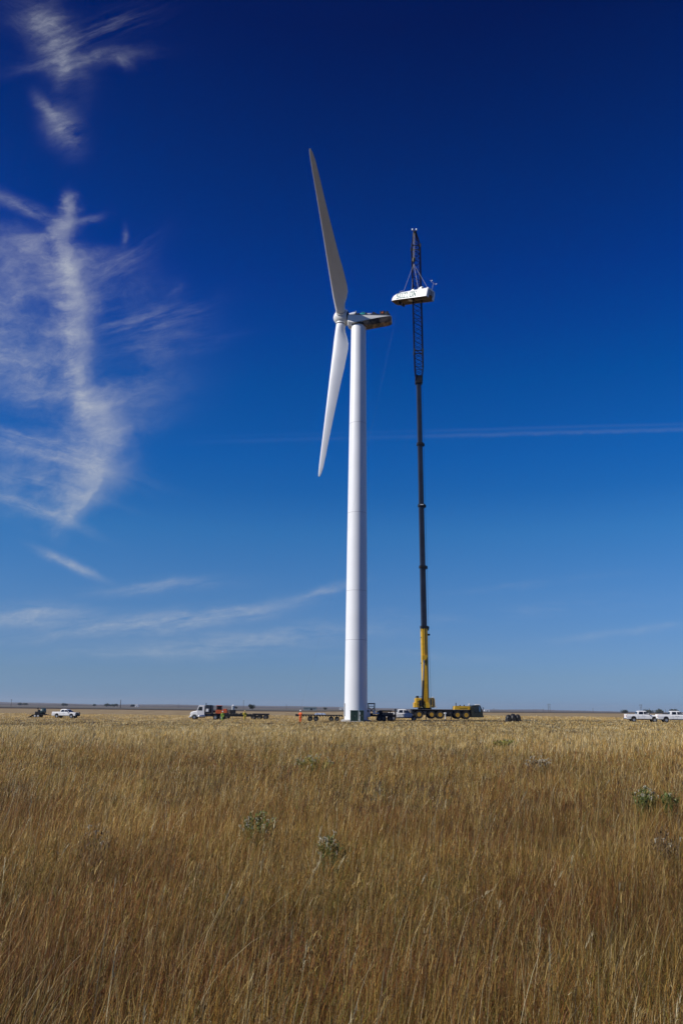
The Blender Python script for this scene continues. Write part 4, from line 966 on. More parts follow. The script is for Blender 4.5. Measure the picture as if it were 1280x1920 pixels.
for i in range(1, 5):
    a = bpts[i]; ax = (bpts[i+1]-a).normalized(); w = (bw[i]+3.2)/pxm(a)
    c_o = boomsec(a-ax*.22, a+ax*.22, w, w, DARK, 'boom_collar', crane)
    q = MB(); q.box(a-OC+Vector((w*.6, 0, -.1)), (.22, .2, .5), bev=.03); q.tube(a-OC+Vector((w*.45, 0, -.5)), a-OC+Vector((w*.45, 0, .1)), .05, n=6); q.build('rope_guide', DARK, c_o)
    if i == 3: MB().box(a-OC+Vector((0, -w*.62, 0)), (w*.5, .06, .14)).build('collar_plate', LENS, c_o)
# side rib, luffing bracket and cylinder on the base section
axb = (bpts[1]-bpts[0]).normalized()
Bp = lambda f_, dx_, dy_: bpts[0] + (bpts[1]-bpts[0])*f_ + Vector((dx_, dy_, 0)) - OC
rbm = MB(); rbm.tube(Bp(.05, .28, -.66), Bp(.98, .20, -.66), .04, n=6); rbm.tube(Bp(.5, -.05, -.68), Bp(.98, -.02, -.68), .07, n=6); rbm.build('boom_side_rib', mat('ochre_rib', (.42, .24, .02), .5), base)
bs = MB(); bs.loft([[Bp(.62, -.50, -.60), Bp(.62, .45, -.60), Bp(.62, .45, -.95), Bp(.62, -.50, -.95)], [Bp(.575, -.50, -.60), Bp(.575, .2, -.60), Bp(.575, .2, -.95), Bp(.575, -.50, -.95)], [Bp(.545, -.48, -.60), Bp(.545, -.02, -.60), Bp(.545, -.02, -.95), Bp(.545, -.48, -.95)]]); bs.build('luffing_bracket', YEL, base)
lc0 = Vector((cw(792, 1325)[0], CY+.62, 2.1)) - OC; lc1 = Bp(.56, -.22, -.92); lm = lc0.lerp(lc1, .56)
MB().tube(lc0, lm, .185, n=14).build('luffing_cylinder', NAVY, crane, smooth=True)
MB().tube(lm, lc1, .12, n=12).build('cylinder_rod', CHROME, crane, smooth=True)
pk_ = MB(); 
for f_ in (.86, .95, .97): pk_.box(Bp(f_, -.56, -.25), (.10, .4, .18), bev=.02)
pk_.box(Bp(.90, .78, 0), (.40, .3, .30), bev=.06); pk_.box(Bp(.98, .70, 0), (.20, .3, .6), bev=.04); pk_.box(Bp(.52, -.60, -.2), (.25, .3, .12)); pk_.build('boom_fitting', DARK, base)
# lattice jib
jp = [(784.6, 716, 12), (784.9, 706, 12), (784.9, 690, 15.2), (784.0, 660, 15.6), (782.6, 600, 15.6), (781.0, 540, 15.2), (779.6, 480, 15.6), (779.0, 464, 15.8), (777.8, 448, 9.5), (776.9, 436, 4.5)]
jm = MB(); nodes = []
for px, py, w in jp:
    c = bp(px, py); nodes.append((c, w/pxm(c)/2))
def jcorner(c, h, q):
    return c - OC + Vector((h*(-1 if q in (0, 3) else 1), h*.9*(-1 if q in (0, 1) else 1), 0))
for (c0, h0), (c1_, h1) in zip(nodes, nodes[1:]):
    for q in range(4): jm.tube(jcorner(c0, h0, q), jcorner(c1_, h1, q), .085, n=6)
jbr = MB(); dens = []
for (c0, h0), (c1_, h1) in zip(nodes, nodes[1:]):
    n_ = max(1, round((c1_-c0).length/.85))
    for i in range(n_):
        a, b = c0.lerp(c1_, i/n_), c0.lerp(c1_, (i+1)/n_); ha, hb_ = h0+(h1-h0)*i/n_, h0+(h1-h0)*(i+1)/n_
        for q in range(4):
            r2 = (q+1) % 4; odd = (len(dens)) % 2
            jbr.tube(jcorner(a, ha, q if odd else r2), jcorner(b, hb_, r2 if odd else q), .034, n=5); jbr.tube(jcorner(a, ha, r2 if odd else q), jcorner(b, hb_, q if odd else r2), .022, n=4)
            if i == 0: jbr.tube(jcorner(a, ha, q), jcorner(a, ha, r2), .04, n=5)
        dens.append(1)
jib = jm.build('lattice_jib', JIBM, crane, smooth=True); jbr.build('lattice_bracing', MAROON, jib)
for k_ in (3, 7):                                                       # section joints
    c, h = nodes[k_]; jj = MB()
    for q in range(4): jj.tube(jcorner(c, h, q)-Vector((0, 0, .35)), jcorner(c, h, q)+Vector((0, 0, .35)), .13, n=8)
    for q in range(4): jj.tube(jcorner(c, h, q), jcorner(c, h, (q+1) % 4), .09, n=6)
    jj.build('joint_frame', DARK, jib)
ft = MB(); c, h = nodes[0]; ft.box(c-OC+Vector((0, 0, .3)), (h*2.1, h*2.0, 1.5), bev=.1); ft.build('jib_foot', DARK, jib)
c, h = nodes[-1]; hd = MB(); hd.box(c-OC+Vector((0, 0, .0)), (.55, .6, .5), bev=.05)
for s_ in (-1, 1): hd.tube(c-OC+Vector((s_*.12, 0, .1)), c-OC+Vector((s_*.36, 0, .65)), .07, n=6); hd.tube(c-OC+Vector((s_*.3, 0, -1.2)), c-OC, .06, n=6)
hd.lathe([(.02, -.12), (.34, -.12), (.28, 0), (.34, .12), (.02, .12)], c-OC+Vector((-.15, -.25, -.1)), (1, 0, 0), 16); hd.build('jib_head', DARK, jib)
for s_ in (-1, 1): MB().lathe([(.03, 0), (.15, .03), (.17, .2), (.13, .36), (.02, .42)], c-OC+Vector((s_*.36-.02, 0, .45)), (0, 0, 1), 12).build('tip_lamp', LENS, jib, smooth=True)
# hoist ropes, hook block, tag rope along the boom
hk = hookp + Vector((0, 0, .95)); top = c + Vector((-.15, -.45, -.2))
hr = MB(); 
for q in (-.14, 0, .14): hr.tube(Vector((top.x+q, top.y, top.z))-OC, Vector((hk.x+q*.9, hk.y, hk.z))-OC, .022, n=5)
b5 = bpts[5]; hr.path([bpts[0]-OC+Vector((.9, -.1, .8)), bpts[1]-OC+Vector((.78, 0, 0)), bpts[3]-OC+Vector((.70, 0, 0)), b5-OC+Vector((.7, 0, 0)), nodes[4][0]-OC+Vector((1.0, .8, 0)), c-OC+Vector((.2, .4, .3))], .022, 5)
hr.build('hoist_rope', ROPE, crane)
hbk = MB(); o_ = hk - OC
hbk.lathe([(.05, -.17), (.36, -.16), (.36, -.08), (.3, 0), (.36, .08), (.36, .16), (.05, .17)], o_, (1, .35, 0), 18); hbk.box(o_+Vector((0, 0, -.1)), (.34, .34, .9), bev=.08)
hko = hbk.build('hook_block', mat('hook_block_paint', (.09, .075, .04), .5, var=.4, scale=4), crane)
hkm = MB(); pts = [o_+Vector((0, 0, -.5))] + [o_+Vector((.16*math.sin(a), 0, -.78+.16*math.cos(a))) for a in [R(q) for q in range(0, 271, 30)]]; hkm.path(pts, .05, 6); hkm.build('hook', DARK, hko)

# ------------------------------------------------------------------ pickups
def arch(cx, r_, z0, n=8): return [(cx + r_*math.cos(a), z0 + r_*math.sin(a)) for a in [math.pi*i/n for i in range(n+1)]]
def pickup(px0, px1, Y, rz, label, paint=WHITE, ext=False, flat=False, toolbox=False, guard=False, plen=None):
    """local +x is the front; local -y is the side shown"""
    x0, x1 = at(px0, 1340, Y).x, at(px1, 1340, Y).x; Lg = plen or (x1-x0); cx = (x0+x1)/2 if not plen else x0+plen/2
    t = thing('pickup_truck', label, 'pickup truck', (cx, Y, g(cx, Y)), rz, 'white pickup trucks')
    S = Lg/5.95; X_ = lambda v: (v-2.975)*S
    fx, rx = X_(4.95), X_(1.30); W = 1.0; WR = .40
    zb, zr = .55, 1.22
    # body profile, clockwise from rear bottom, with wheel arches
    prof = [(X_(0), zb)] + [(x, z) for x, z in reversed(arch(rx, .48, zb))] + [(x, z) for x, z in reversed(arch(fx, .48, zb))] + [(X_(5.90), zb), (X_(5.95), .80), (X_(5.90), 1.12), (X_(5.55), 1.20), (X_(4.55), 1.26), (X_(4.30), 1.25), (X_(1.95), 1.24), (X_(1.93), 1.22), (X_(0.02), 1.22)]
    bd = MB()
    # side skins are n-gons; build as quads strips under the belt line instead
    cols_ = sorted(set([p[0] for p in prof]))
    def top(x): 
        return float(np.interp(x, [X_(0), X_(1.93), X_(4.3), X_(4.55), X_(5.55), X_(5.90), X_(5.95)], [1.22, 1.23, 1.25, 1.26, 1.19, 1.10, .90]))
    def bot(x):
        z = zb
        for c_ in (fx, rx):
            if abs(x-c_) < .48: z = max(z, zb + math.sqrt(max(0, .48**2-(x-c_)**2)))
        return z
    cols_ = sorted(set(cols_ + [X_(.02), X_(2.9), X_(3.6), X_(2.3)]))
    rings = []
    for x in cols_:
        b_, t_p = bot(x), top(x); e = 1 - .06*max(0, (x-X_(5.2))/(X_(5.95)-X_(5.2)))
        rings.append([Vector((x, -W*e*.97, b_)), Vector((x, -W*e, (b_+t_p)/2)), Vector((x, -W*e*.985, t_p-.06)), Vector((x, -W*e*.93, t_p)), Vector((x, 0, t_p+.03*(x > X_(4.3)))), Vector((x, W*e*.93, t_p)), Vector((x, W*e*.985, t_p-.06)), Vector((x, W*e, (b_+t_p)/2)), Vector((x, W*e*.97, b_))])
    bed0, bed1 = X_(.08), X_(1.90)
    bd.loft(rings, close=True, caps=True)
    body = bd.build('body', paint, t, smooth=True)
    bedm = MB(); bedm.box(((bed0+bed1)/2, 0, 1.235), (bed1-bed0, 1.55, .03)); bedm.build('bed_liner', DARK, body)
    bw_ = MB()
    for s_ in (-1, 1): bw_.box(((bed0+bed1)/2, s_*.88, 1.29), (bed1-bed0+.12, .14, .16), bev=.03)
    bw_.box((bed0-.02, 0, 1.28), (.08, 1.7, .16), bev=.03); bw_.build('bed_wall', paint, body)
    # cabin
    cb0 = X_(1.95); rk = 1.55 if not ext else 1.25
    cs_ = [(X_(1.97), 1.20, X_(4.42)), (X_(2.02), 1.45, X_(4.12)), (X_(2.12), 1.80, X_(3.62)), (X_(2.30), 1.93, X_(3.35)), (X_(2.6), 1.96, X_(3.1))]
    cbn = MB(); rg = []
    for xa, z, xb in cs_:
        w = .93 if z < 1.3 else (.88 if z < 1.5 else (.76 if z < 1.85 else (.66 if z < 1.95 else .4)))
        rg.append([Vector((xa, -w, z)), Vector((xb, -w, z)), Vector((xb+.06, 0, z)), Vector((xb, w, z)), Vector((xa, w, z)), Vector((xa-.02, 0, z))])
    cbn.loft(rg); cabn = cbn.build('cabin', paint, t, smooth=True)
    def sidewin(pts, s_):
        q = MB(); n = len(pts)
        def yy(z): return np.interp(z, [1.2, 1.45, 1.80, 1.93], [.93, .88, .76, .66])
        outp = [Vector((x, s_*(yy(z)+.012), z)) for x, z in pts]; inp = [Vector((x, s_*(yy(z)-.03), z)) for x, z in pts]
        q.loft([outp, inp]); return q
    for s_ in (-1, 1):
        if ext: wins = ([(X_(2.22), 1.34), (X_(2.95), 1.34), (X_(2.95), 1.80), (X_(2.34), 1.80)], [(X_(3.10), 1.34), (X_(4.15), 1.32), (X_(3.70), 1.76), (X_(3.10), 1.80)])
        else: wins = ([(X_(2.20), 1.34), (X_(3.02), 1.34), (X_(3.02), 1.80), (X_(2.32), 1.80)], [(X_(3.12), 1.34), (X_(4.15), 1.32), (X_(3.70), 1.76), (X_(3.12), 1.80)])
        for w_ in wins: sidewin(w_, s_).build('side_window', GLASS, cabn)
    wsn = MB(); wsn.loft([[Vector((X_(4.36)+.02, -.80, 1.28)), Vector((X_(4.36)+.08, 0, 1.28)), Vector((X_(4.36)+.02, .80, 1.28)), Vector((X_(3.66)+.03, .66, 1.80)), Vector((X_(3.66)+.09, 0, 1.80)), Vector((X_(3.66)+.03, -.66, 1.80))], [Vector((X_(4.30), -.8, 1.26)), Vector((X_(4.30), 0, 1.26)), Vector((X_(4.30), .8, 1.26)), Vector((X_(3.6), .66, 1.78)), Vector((X_(3.6), 0, 1.78)), Vector((X_(3.6), -.66, 1.78))]]); wsn.build('windscreen', GLASS, cabn)
    rwn = MB(); rwn.box((X_(2.02)-.03, 0, 1.60), (.05, 1.2, .34), rot=Matrix.Rotation(R(14), 3, 'Y')); rwn.build('rear_window', GLASS, cabn)
    for s_ in (-1, 1):
        for c_, xx in ((fx, 0), (rx, 0)):
            ar = MB(); ar.lathe([(.47, -.01), (.52, -.01), (.52, .03), (.47, .03)], (c_, s_*.985-.01, zb-.05), (0, 1, 0), 24)
            wheel(t, c_, s_*.83, WR, WR, .27, s_, ALU, big=False)
            wlm = MB(); wlm.box((c_, s_*.55, zb+.14), (.84, .5, .5)); wlm.build('wheel_well', DARK, body)
        dd_ = MB()
        for xd in ((X_(2.05), X_(3.06), X_(4.12)) if not ext else (X_(2.35), X_(3.02), X_(4.12))): dd_.box((xd, s_*(W+.002), .92), (.018, .012, .60))
        dd_.box((X_(3.1), s_*(W+.002), .60), (X_(4.3)-X_(1.9), .02, .05)); dd_.build('door_gap', SEAM, body)
        for xd in (X_(2.85), X_(3.25)): MB().box((xd-.02, s_*(W+.012), 1.10), (.20, .03, .035), bev=.01).build('door_handle', DARK if xd < 0 else CHROME, body)
        mm = MB(); mm.box((X_(4.05), s_*1.12, 1.38), (.12, .20, .24), bev=.04); mm.tube((X_(4.05), s_*.9, 1.32), (X_(4.05), s_*1.08, 1.34), .025, n=5); mm.build('mirror', DARK, body)
        MB().box((X_(5.80), s_*.74, .98), (.20, .34, .20), bev=.05).build('headlight', LENS, body)
        MB().box((X_(.02)-.01, s_*.90, 1.02), (.08, .16, .36), bev=.03).build('tail_light', REDL, body)
    gr = MB(); gr.box((X_(5.93), 0, .98), (.08, 1.05, .34), bev=.04); gr.build('grille', DARK if guard else CHROME, body)
    bu = MB(); bu.box((X_(5.99), 0, .62), (.20, 1.86, .26), bev=.07); bu.build('front_bumper', DARK if guard else CHROME, body)
    b2 = MB(); b2.box((X_(-.06), 0, .60), (.18, 1.8, .20), bev=.05); b2.build('rear_bumper', CHROME, body)
    if guard:
        gd = MB()
        for s_ in (-1, 1): gd.tube((X_(6.1), s_*.55, .5), (X_(6.1), s_*.55, 1.3), .05, n=6); gd.path([Vector((X_(6.1), s_*.55, 1.2)), Vector((X_(6.05), s_*.9, 1.15)), Vector((X_(5.95), s_*.98, .85)), Vector((X_(6.05), s_*.9, .6))], .04, 6)
        for z in (.65, .85, 1.05, 1.28): gd.tube((X_(6.1), -.55, z), (X_(6.1), .55, z), .045, n=6)
        gd.build('grille_guard', DARK, body)
    if toolbox: MB().box((X_(1.45), 0, 1.40), (.62, 1.7, .22), bev=.03).build('tool_box', DARK, body)
    ch_ = MB(); ch_.box((0, 0, .50), (Lg*.86, .9, .14)); ch_.build('chassis', DARK, body)
    return t
pickup(99.5, 148, 178, R(-12), 'white crew cab pickup with black grille guard towing the dark trailer at far left', guard=True)
pickup(1172, 1232.5, 141, R(-7), 'white crew cab pickup parked at the right, left one of the two there', )
pickup(1231, 1290, 139.0, R(-8), 'white pickup with black tool box, cut by the right edge of the photo', ext=True, toolbox=True, plen=6.2)
pickup(723, 782, 141.7, 0, 'white pickup in the tower shadow, its hood hidden behind the crane rear', ext=True, plen=5.9)

# ------------------------------------------------------------------ dark trailer behind the left pickup
def tx_(px, Y): return at(px, 1340, Y).x
Y = 178.5; xa, xb = tx_(58, Y), tx_(100, Y); zt = g((xa+xb)/2, Y)
tr = thing('utility_trailer', 'small dark trailer with a hoisting rig, hitched behind the far left pickup', 'trailer', ((xa+xb)/2, Y, zt)); hw = (xb-xa)/2
d1 = MB(); d1.box((-.3, 0, .62), (3.0, 1.7, .12), bev=.02); d1.tube((1.2, 0, .58), (hw, 0, .55), .06, n=6); d1.tube((1.1, -.7, .6), (hw-.5, 0, .56), .05, n=6); d1.tube((1.1, .7, .6), (hw-.5, 0, .56), .05, n=6)
d1.add([(-1.8, -.8, .62), (-1.8, .8, .62), (-2.6, .8, .15), (-2.6, -.8, .15), (-1.8, -.8, .56), (-1.8, .8, .56), (-2.6, .8, .09), (-2.6, -.8, .09)], [(0, 1, 2, 3), (4, 7, 6, 5), (0, 3, 7, 4), (1, 5, 6, 2), (2, 6, 7, 3)]); d1.build('trailer_deck', DARK, tr)
for s_ in (-1, 1):
    for xx in (-1.15, -.45): wheel(tr, xx, s_*.95, .36, .36, .22, s_, LENS, big=False)
# welder generator riding on it
wg = thing('engine_hoist', 'dark blue-green round machine with a small boom standing on the utility trailer', 'machine', ((xa+xb)/2, Y, zt+.68))
m1 = MB(); m1.lathe([(.1, -.55), (.55, -.5), (.68, -.3), (.70, .1), (.66, .4), (.3, .55)], (.25, 0, .65), (1, 0, 0), 18); m1.build('drum', mat('dark_teal_drum', (.02, .05, .055), .4, var=.3), wg, smooth=True)
m2 = MB(); m2.box((-.55, 0, .5), (.5, .9, 1.0), bev=.06); m2.box((-1.15, 0, .30), (.6, .7, .6), bev=.05); m2.tube((-.85, -.2, .6), (-.9, -.2, 1.35), .07, n=8); m2.box((-.92, -.2, 1.3), (.22, .2, .3), bev=.03); m2.box((.25, 0, .05), (1.4, .9, .12)); m2.build('engine_block', DARK, wg)

# ------------------------------------------------------------------ white day-cab semi and its long lowboy trailer
Y = 172.0; xa = tx_(358, Y); zt = g(xa, Y)
sem = thing('semi_truck', 'white day-cab semi truck facing left with a dark rack behind the cab', 'semi truck', (xa+3, Y, zt)); o3 = -3.0
sb = MB(); rg = []
for x, z0_, z1_, w in ((0.0, .55, 1.30, .85), (.15, .50, 1.55, .95), (.7, .95, 1.72, 1.02), (1.2, .95, 1.82, 1.05), (1.45, .55, 1.90, 1.08)):
    rg.append([Vector((o3+x, -w, z0_)), Vector((o3+x, -w, z1_-.15)), Vector((o3+x, -w*.8, z1_)), Vector((o3+x, w*.8, z1_)), Vector((o3+x, w, z1_-.15)), Vector((o3+x, w, z0_))])
sb.loft(rg); sb.build('hood', WHITE, sem, smooth=True)
sc_ = MB(); sc_.prism([(o3+1.45, .55), (o3+3.05, .55), (o3+3.05, 2.95), (o3+1.95, 3.0), (o3+1.75, 2.85), (o3+1.42, 1.95)], -1.15, 1.15, inset=.03); sco = sc_.build('cab', WHITE, sem)
for s_ in (-1, 1): MB().prism([(o3+1.62, 1.95), (o3+2.55, 1.90), (o3+2.55, 2.65), (o3+1.92, 2.68)], s_*1.155-.02, s_*1.155+.02).build('side_window', GLASS, sco)
MB().add([(o3+1.44, -.98, 2.0), (o3+1.44, .98, 2.0), (o3+1.73, .95, 2.78), (o3+1.73, -.95, 2.78)], [(0, 1, 2, 3)]).build('windscreen', GLASS, sco)
MB().box((o3+.05, 0, .95), (.12, 1.1, .6), bev=.03).build('grille', CHROME, sem)
MB().box((o3-.05, 0, .55), (.25, 2.2, .30), bev=.05).build('bumper', WHITE, sem)
for s_ in (-1, 1): MB().box((o3+.12, s_*.82, 1.05), (.16, .28, .22), bev=.04).build('headlight', LENS, sem)
rk = MB(); rk.box((o3+3.75, 0, 2.20), (1.05, 2.2, 1.70), bev=.06); rk.box((o3+4.55, .0, 1.9), (.08, 2.3, 2.2), bev=.02); rk.tube((o3+3.3, -.9, 3.0), (o3+3.3, -.9, 3.45), .09, n=8); rk.box((o3+3.7, 0, 1.0), (1.3, 1.9, .6), bev=.04); rk.build('headache_rack', mat('dark_rack', (.02, .028, .042), .5, var=.3), sem)
MB().box((o3+3.65, -1.14, 1.95), (.55, .12, .60), bev=.04).build('tool_cover', WHITE, sem)
MB().lathe([(.3, -.65), (.33, -.6), (.33, .6), (.3, .65)], (o3+2.6, -1.05, .72), (1, 0, 0), 16).build('fuel_tank', CHROME, sem, smooth=True)
cf_ = MB(); cf_.box((o3+4.4, 0, .85), (6.0, .8, .22)); cf_.lathe([(.5, 0), (.5, .08)], (o3+6.2, 0, 1.05), (0, 0, 1), 16); cf_.build('chassis', DARK, sem)
for xx in (.95, 5.4, 6.7):
    for s_ in (-1, 1): wheel(sem, o3+xx, s_*(1.02 if xx < 2 else .95), .50, .50, .30 if xx < 2 else .5, s_, CHROME, big=False)
MB().add([(o3+.5+.62*math.cos(a)+.45, -1.16, .5+.62*math.sin(a)) for a in [R(q) for q in range(0, 181, 20)]] + [(o3+.5+.55*math.cos(a)+.45, -1.16, .5+.55*math.sin(a)) for a in [R(q) for q in range(180, -1, -20)]], [tuple(range(20))]).build('wheel_arch', DARK, sem)
Y = 173; xa, xb = tx_(399, Y), tx_(504, Y); cx = (xa+xb)/2; hw = (xb-xa)/2
lb = thing('lowboy_trailer', 'long dark lowboy trailer stacked with black gear behind the two bright-vested workers', 'trailer', (cx, Y, g(cx, Y)))
lm_ = MB(); lm_.box((0, 0, .72), (hw*2-3.2, 2.5, .22), bev=.03); lm_.box((-hw+.9, 0, 1.05), (2.2, 2.2, .22), bev=.03); lm_.box((hw-1.7, 0, 1.12), (3.4, 2.4, .34), bev=.04)
for q in np.linspace(-hw+1.4, hw-3.6, 12): lm_.box((q, 0, .95), (.12, 2.5, .30)); lm_.tube((q, -1.2, .8), (q+.6, -1.2, 1.18), .04, n=5)
lm_.build('trailer_deck', DARK, lb)
for q in (hw-3.2, hw-1.9, hw-.6):
    for s_ in (-1, 1): wheel(lb, q, s_*1.0, .52, .52, .5, s_, DUST, big=False)
ORD = ['nearest the semi truck', 'second from the semi truck', 'third from the semi truck', 'fourth from the semi truck', 'in the middle of the row', 'fourth from the trailer tail', 'third from the trailer tail', 'second from the trailer tail', 'nearest the trailer tail wheels']
for i, q in enumerate(np.linspace(-hw+2.2, hw-4.2, 9)):
    bx = thing('crane_mat_bundle', 'black gear crate on the long lowboy trailer, '+ORD[i], 'crate', (cx+q, Y, g(cx, Y)+.84), 0, 'black gear on the lowboy trailer')
    b_ = MB(); hh_ = .34+.14*math.sin(i*2.3)
    for z in range(2): b_.box((0, 0, hh_*(z+.5)/2*1.0+.0), (.95, 1.9, hh_/2-.03), bev=.03)
    b_.box((.18, -.3, hh_+.04), (.3, .5, .10), bev=.02); b_.build('crate_body', DARK, bx); s2 = MB()
    for yy in (-.6, .6): s2.box((0, yy, hh_*.5), (1.0, .05, hh_+.02)); 
    s2.build('lashing', DUST, bx)
# orange forklift behind it
Y = 181; cx = tx_(414, Y); fk = thing('telehandler', 'orange telehandler with dark cab and low boom behind the lowboy trailer', 'telehandler', (cx, Y, g(cx, Y)))
f1 = MB(); f1.prism([(-1.0, .95), (1.5, .95), (1.7, 1.3), (1.5, 1.75), (-.4, 2.0), (-1.0, 1.9)], -1.0, 1.0, inset=.04); f1.box((.95, 0, 1.95), (.9, 1.2, .5), bev=.08); f1.build('body', ORG, fk)
f2 = MB(); f2.box((-.35, -.2, 2.25), (1.15, 1.0, 1.15), bev=.1); f2c = f2.build('cab', mat('dark_brown_cab', (.07, .02, .015), .4), fk); MB().box((-.35, -.715, 2.35), (.8, .03, .7)).build('side_window', GLASS, f2c)
f2r = MB(); f2r.box((-.35, -.2, 2.88), (1.3, 1.15, .12), bev=.04); f2r.build('cab_roof', ORG, f2c)
f3 = MB(); f3.tube((1.7, .6, 1.5), (-3.3, .6, 1.55), .20, n=8); f3.tube((-3.3, .6, 1.55), (-4.2, .6, 1.75), .12, n=8); f3.box((-2.2, .3, 1.55), (1.2, .9, .5), bev=.08); f3.box((2.6, .2, 1.6), (1.3, 1.2, .8), bev=.1); f3.build('boom', DARK, fk)
for xx in (-1.0, 1.4):
    for s_ in (-1, 1): wheel(fk, xx, s_*1.0, .62, .62, .4, s_, DUST, big=False)

# ------------------------------------------------------------------ long low trailers left of the tower
Y = 139.0; xa, xb = tx_(556, Y), tx_(642, Y); cx = (xa+xb)/2; hw = (xb-xa)/2
rr_ = thing('beam_trailer', 'very low long dark trailer frame left of the tower foot', 'trailer', (cx, Y, g(cx, Y)))
b_ = MB(); b_.box((0, -.9, 1.02), (hw*2, .16, .18), bev=.02); b_.box((0, .9, 1.02), (hw*2, .16, .18), bev=.02)
for q in np.linspace(-hw+.15, hw-.15, 17): b_.box((q, 0, 1.0), (.16, 1.9, .22)); b_.box((q+.1, -.95, .86), (.20, .1, .22))
b_.box((-hw+.1, -.9, 1.0), (.5, .5, .34), bev=.04); b_.build('trailer_frame', DARK, rr_)
for q in (-1.6, -.6, 2.0, 3.0):
    for s_ in (-1, 1): wheel(rr_, q-.0, s_*.72, .42, .42, .3, s_, DUST, big=False)
ld_ = thing('tarp_load', 'blue-grey tarp covered load lying on the low dark trailer left of the tower', 'load', (tx_(600, Y), Y, g(cx, Y)+1.11))
b_ = MB(); rg = []
for x, h_ in ((-.95, .10), (-.7, .26), (-.3, .30), (.1, .24), (.5, .30), (.85, .20), (1.0, .06)): rg.append([Vector((x, -.7, 0)), Vector((x, -.62, h_*.7)), Vector((x, -.2, h_)), Vector((x, .3, h_*.9)), Vector((x, .7, h_*.6)), Vector((x, .75, 0))])
b_.loft(rg); b_.build('tarp', mat('blue_grey_tarp', (.32, .37, .48), .7, var=.3, scale=4), ld_, smooth=True)
s2 = MB()
for q in (-.5, .3): s2.path([Vector((q, -.72, 0)), Vector((q, -.64, .22)), Vector((q, -.2, .31)), Vector((q, .3, .29)), Vector((q, .74, .05))], .025, 5)
s2.build('strap', DARK, ld_)

# ------------------------------------------------------------------ green transformer cabinets in front of the tower
def cabinet(px0, px1, py0, Y, label):
    xa, xb = tx_(px0, Y), tx_(px1, Y); zt = at(px0, py0, Y).z; cx = (xa+xb)/2; gz0 = g(cx, Y); H_ = zt-gz0; W_c = xb-xa
    t = thing('transformer_cabinet', label, 'transformer', (cx, Y+.6, gz0)); b_ = MB(); b_.box((0, 0, H_*.48), (W_c*.97, 1.3, H_*.92), bev=.03); b_.build('cabinet_body', GREENB, t)
    l_ = MB(); l_.prism([(-W_c*.51, H_*.93), (W_c*.51, H_*.93), (W_c*.51, H_*.98), (W_c*.48, H_), (-W_c*.48, H_), (-W_c*.51, H_*.98)], -.70, .70); l_.build('cabinet_lid', mat('faded_green_lid', (.05, .085, .07), .5), t)
    q = MB(); q.box((0, -.655, H_*.48), (.02, .012, H_*.86)); q.build('door_gap', DARK, t)
    MB().box((.1, -.67, H_*.5), (.04, .04, .18), bev=.01).build('door_handle', SEAM, t)
    MB().box((0, 0, .03), (W_c*1.15, 1.6, .16), bev=.02).build('concrete_pad', CONC, t)
cabinet(656.5, 671.5, 1331.6, 131.5, 'dark green transformer cabinet standing right in front of the tower foot')
cabinet(673.5, 682, 1331.8, 133.6, 'narrow dark cabinet in the tower shadow, just right of the green transformer')
bo = thing('bollard', 'slim pale post between the two dark cabinets', 'bollard', (tx_(674.6, 131), 131, g(tx_(674.6, 131), 131)))
MB().lathe([(.075, 0), (.075, 1.45), (.05, 1.52), (.01, 1.53)], (0, 0, 0), (0, 0, 1), 12).build('post', GALV, bo, smooth=True); MB().lathe([(.09, .9), (.09, 1.1), (.07, 1.11), (.07, .89)], (0, 0, 0), (0, 0, 1), 12).build('post_band', DUST, bo)

# ------------------------------------------------------------------ frame rig truck and flatbed right of the tower
Y = 137.5; cx = tx_(695, Y); gf = thing('rigging_truck', 'white-nosed work truck with a dark blue gantry frame, right of the tower', 'truck', (cx, Y, g(cx, Y)))
fr = MB()
for x in (-.45, .62):
    for yy in (-.5, .5): fr.box((x, yy, 2.0), (.13, .13, 2.0), bev=.02)
for yy in (-.5, .5):
    fr.box((.08, yy, 2.93), (1.25, .14, .20), bev=.02); fr.box((.08, yy, 2.50), (1.0, .10, .10)); fr.tube((-.4, yy, 2.3), (.1, yy, 1.85), .06, n=6); fr.tube((.58, yy, 2.3), (.1, yy, 1.85), .06, n=6); fr.tube((.1, yy, 1.85), (-.4, yy, 1.3), .06, n=6); fr.tube((.1, yy, 1.85), (.6, yy, 1.3), .06, n=6)
for z in (2.93, 1.4): fr.box((-.45, 0, z), (.12, 1.0, .14)); fr.box((.62, 0, z), (.12, 1.0, .14))
fr.build('gantry_frame', mat('gantry_navy', (.025, .045, .075), .5), gf)
nb = MB(); nb.prism([(-1.25, .7), (-.15, .7), (-.15, 1.95), (-.55, 2.05), (-1.0, 1.95), (-1.25, 1.5)], -.95, .95, inset=.06); nbo = nb.build('cab', WHITE, gf); MB().prism([(-.95, 1.5), (-.4, 1.5), (-.4, 1.88), (-.78, 1.88)], -.975, -.93).build('side_window', GLASS, nbo)
n2 = MB(); n2.prism([(.30, 1.25), (.85, 1.25), (.65, 1.7), (.42, 1.95)], -.9, -.5); n2.box((1.1, -.5, 1.35), (.5, .6, .25), bev=.05); n2.build('winch_cover', WHITE, gf)
ck = MB(); ck.box((.4, 0, .95), (3.4, 1.8, .28), bev=.03); ck.box((1.5, 0, 1.4), (.9, 1.3, .5), bev=.08); ck.box((-.9, -.7, 1.0), (.6, .3, .3)); ck.box((0, -.6, 1.2), (.7, .4, .3), bev=.05); ck.build('chassis', DARK, gf)
for xx in (-.9, 1.4):
    for s_ in (-1, 1): wheel(gf, xx, s_*.85, .45, .45, .3, s_, LENS if xx < 0 else DUST, big=False)
Y = 137.6; xa, xb = tx_(708, Y), tx_(742, Y); cx = (xa+xb)/2; hw = (xb-xa)/2
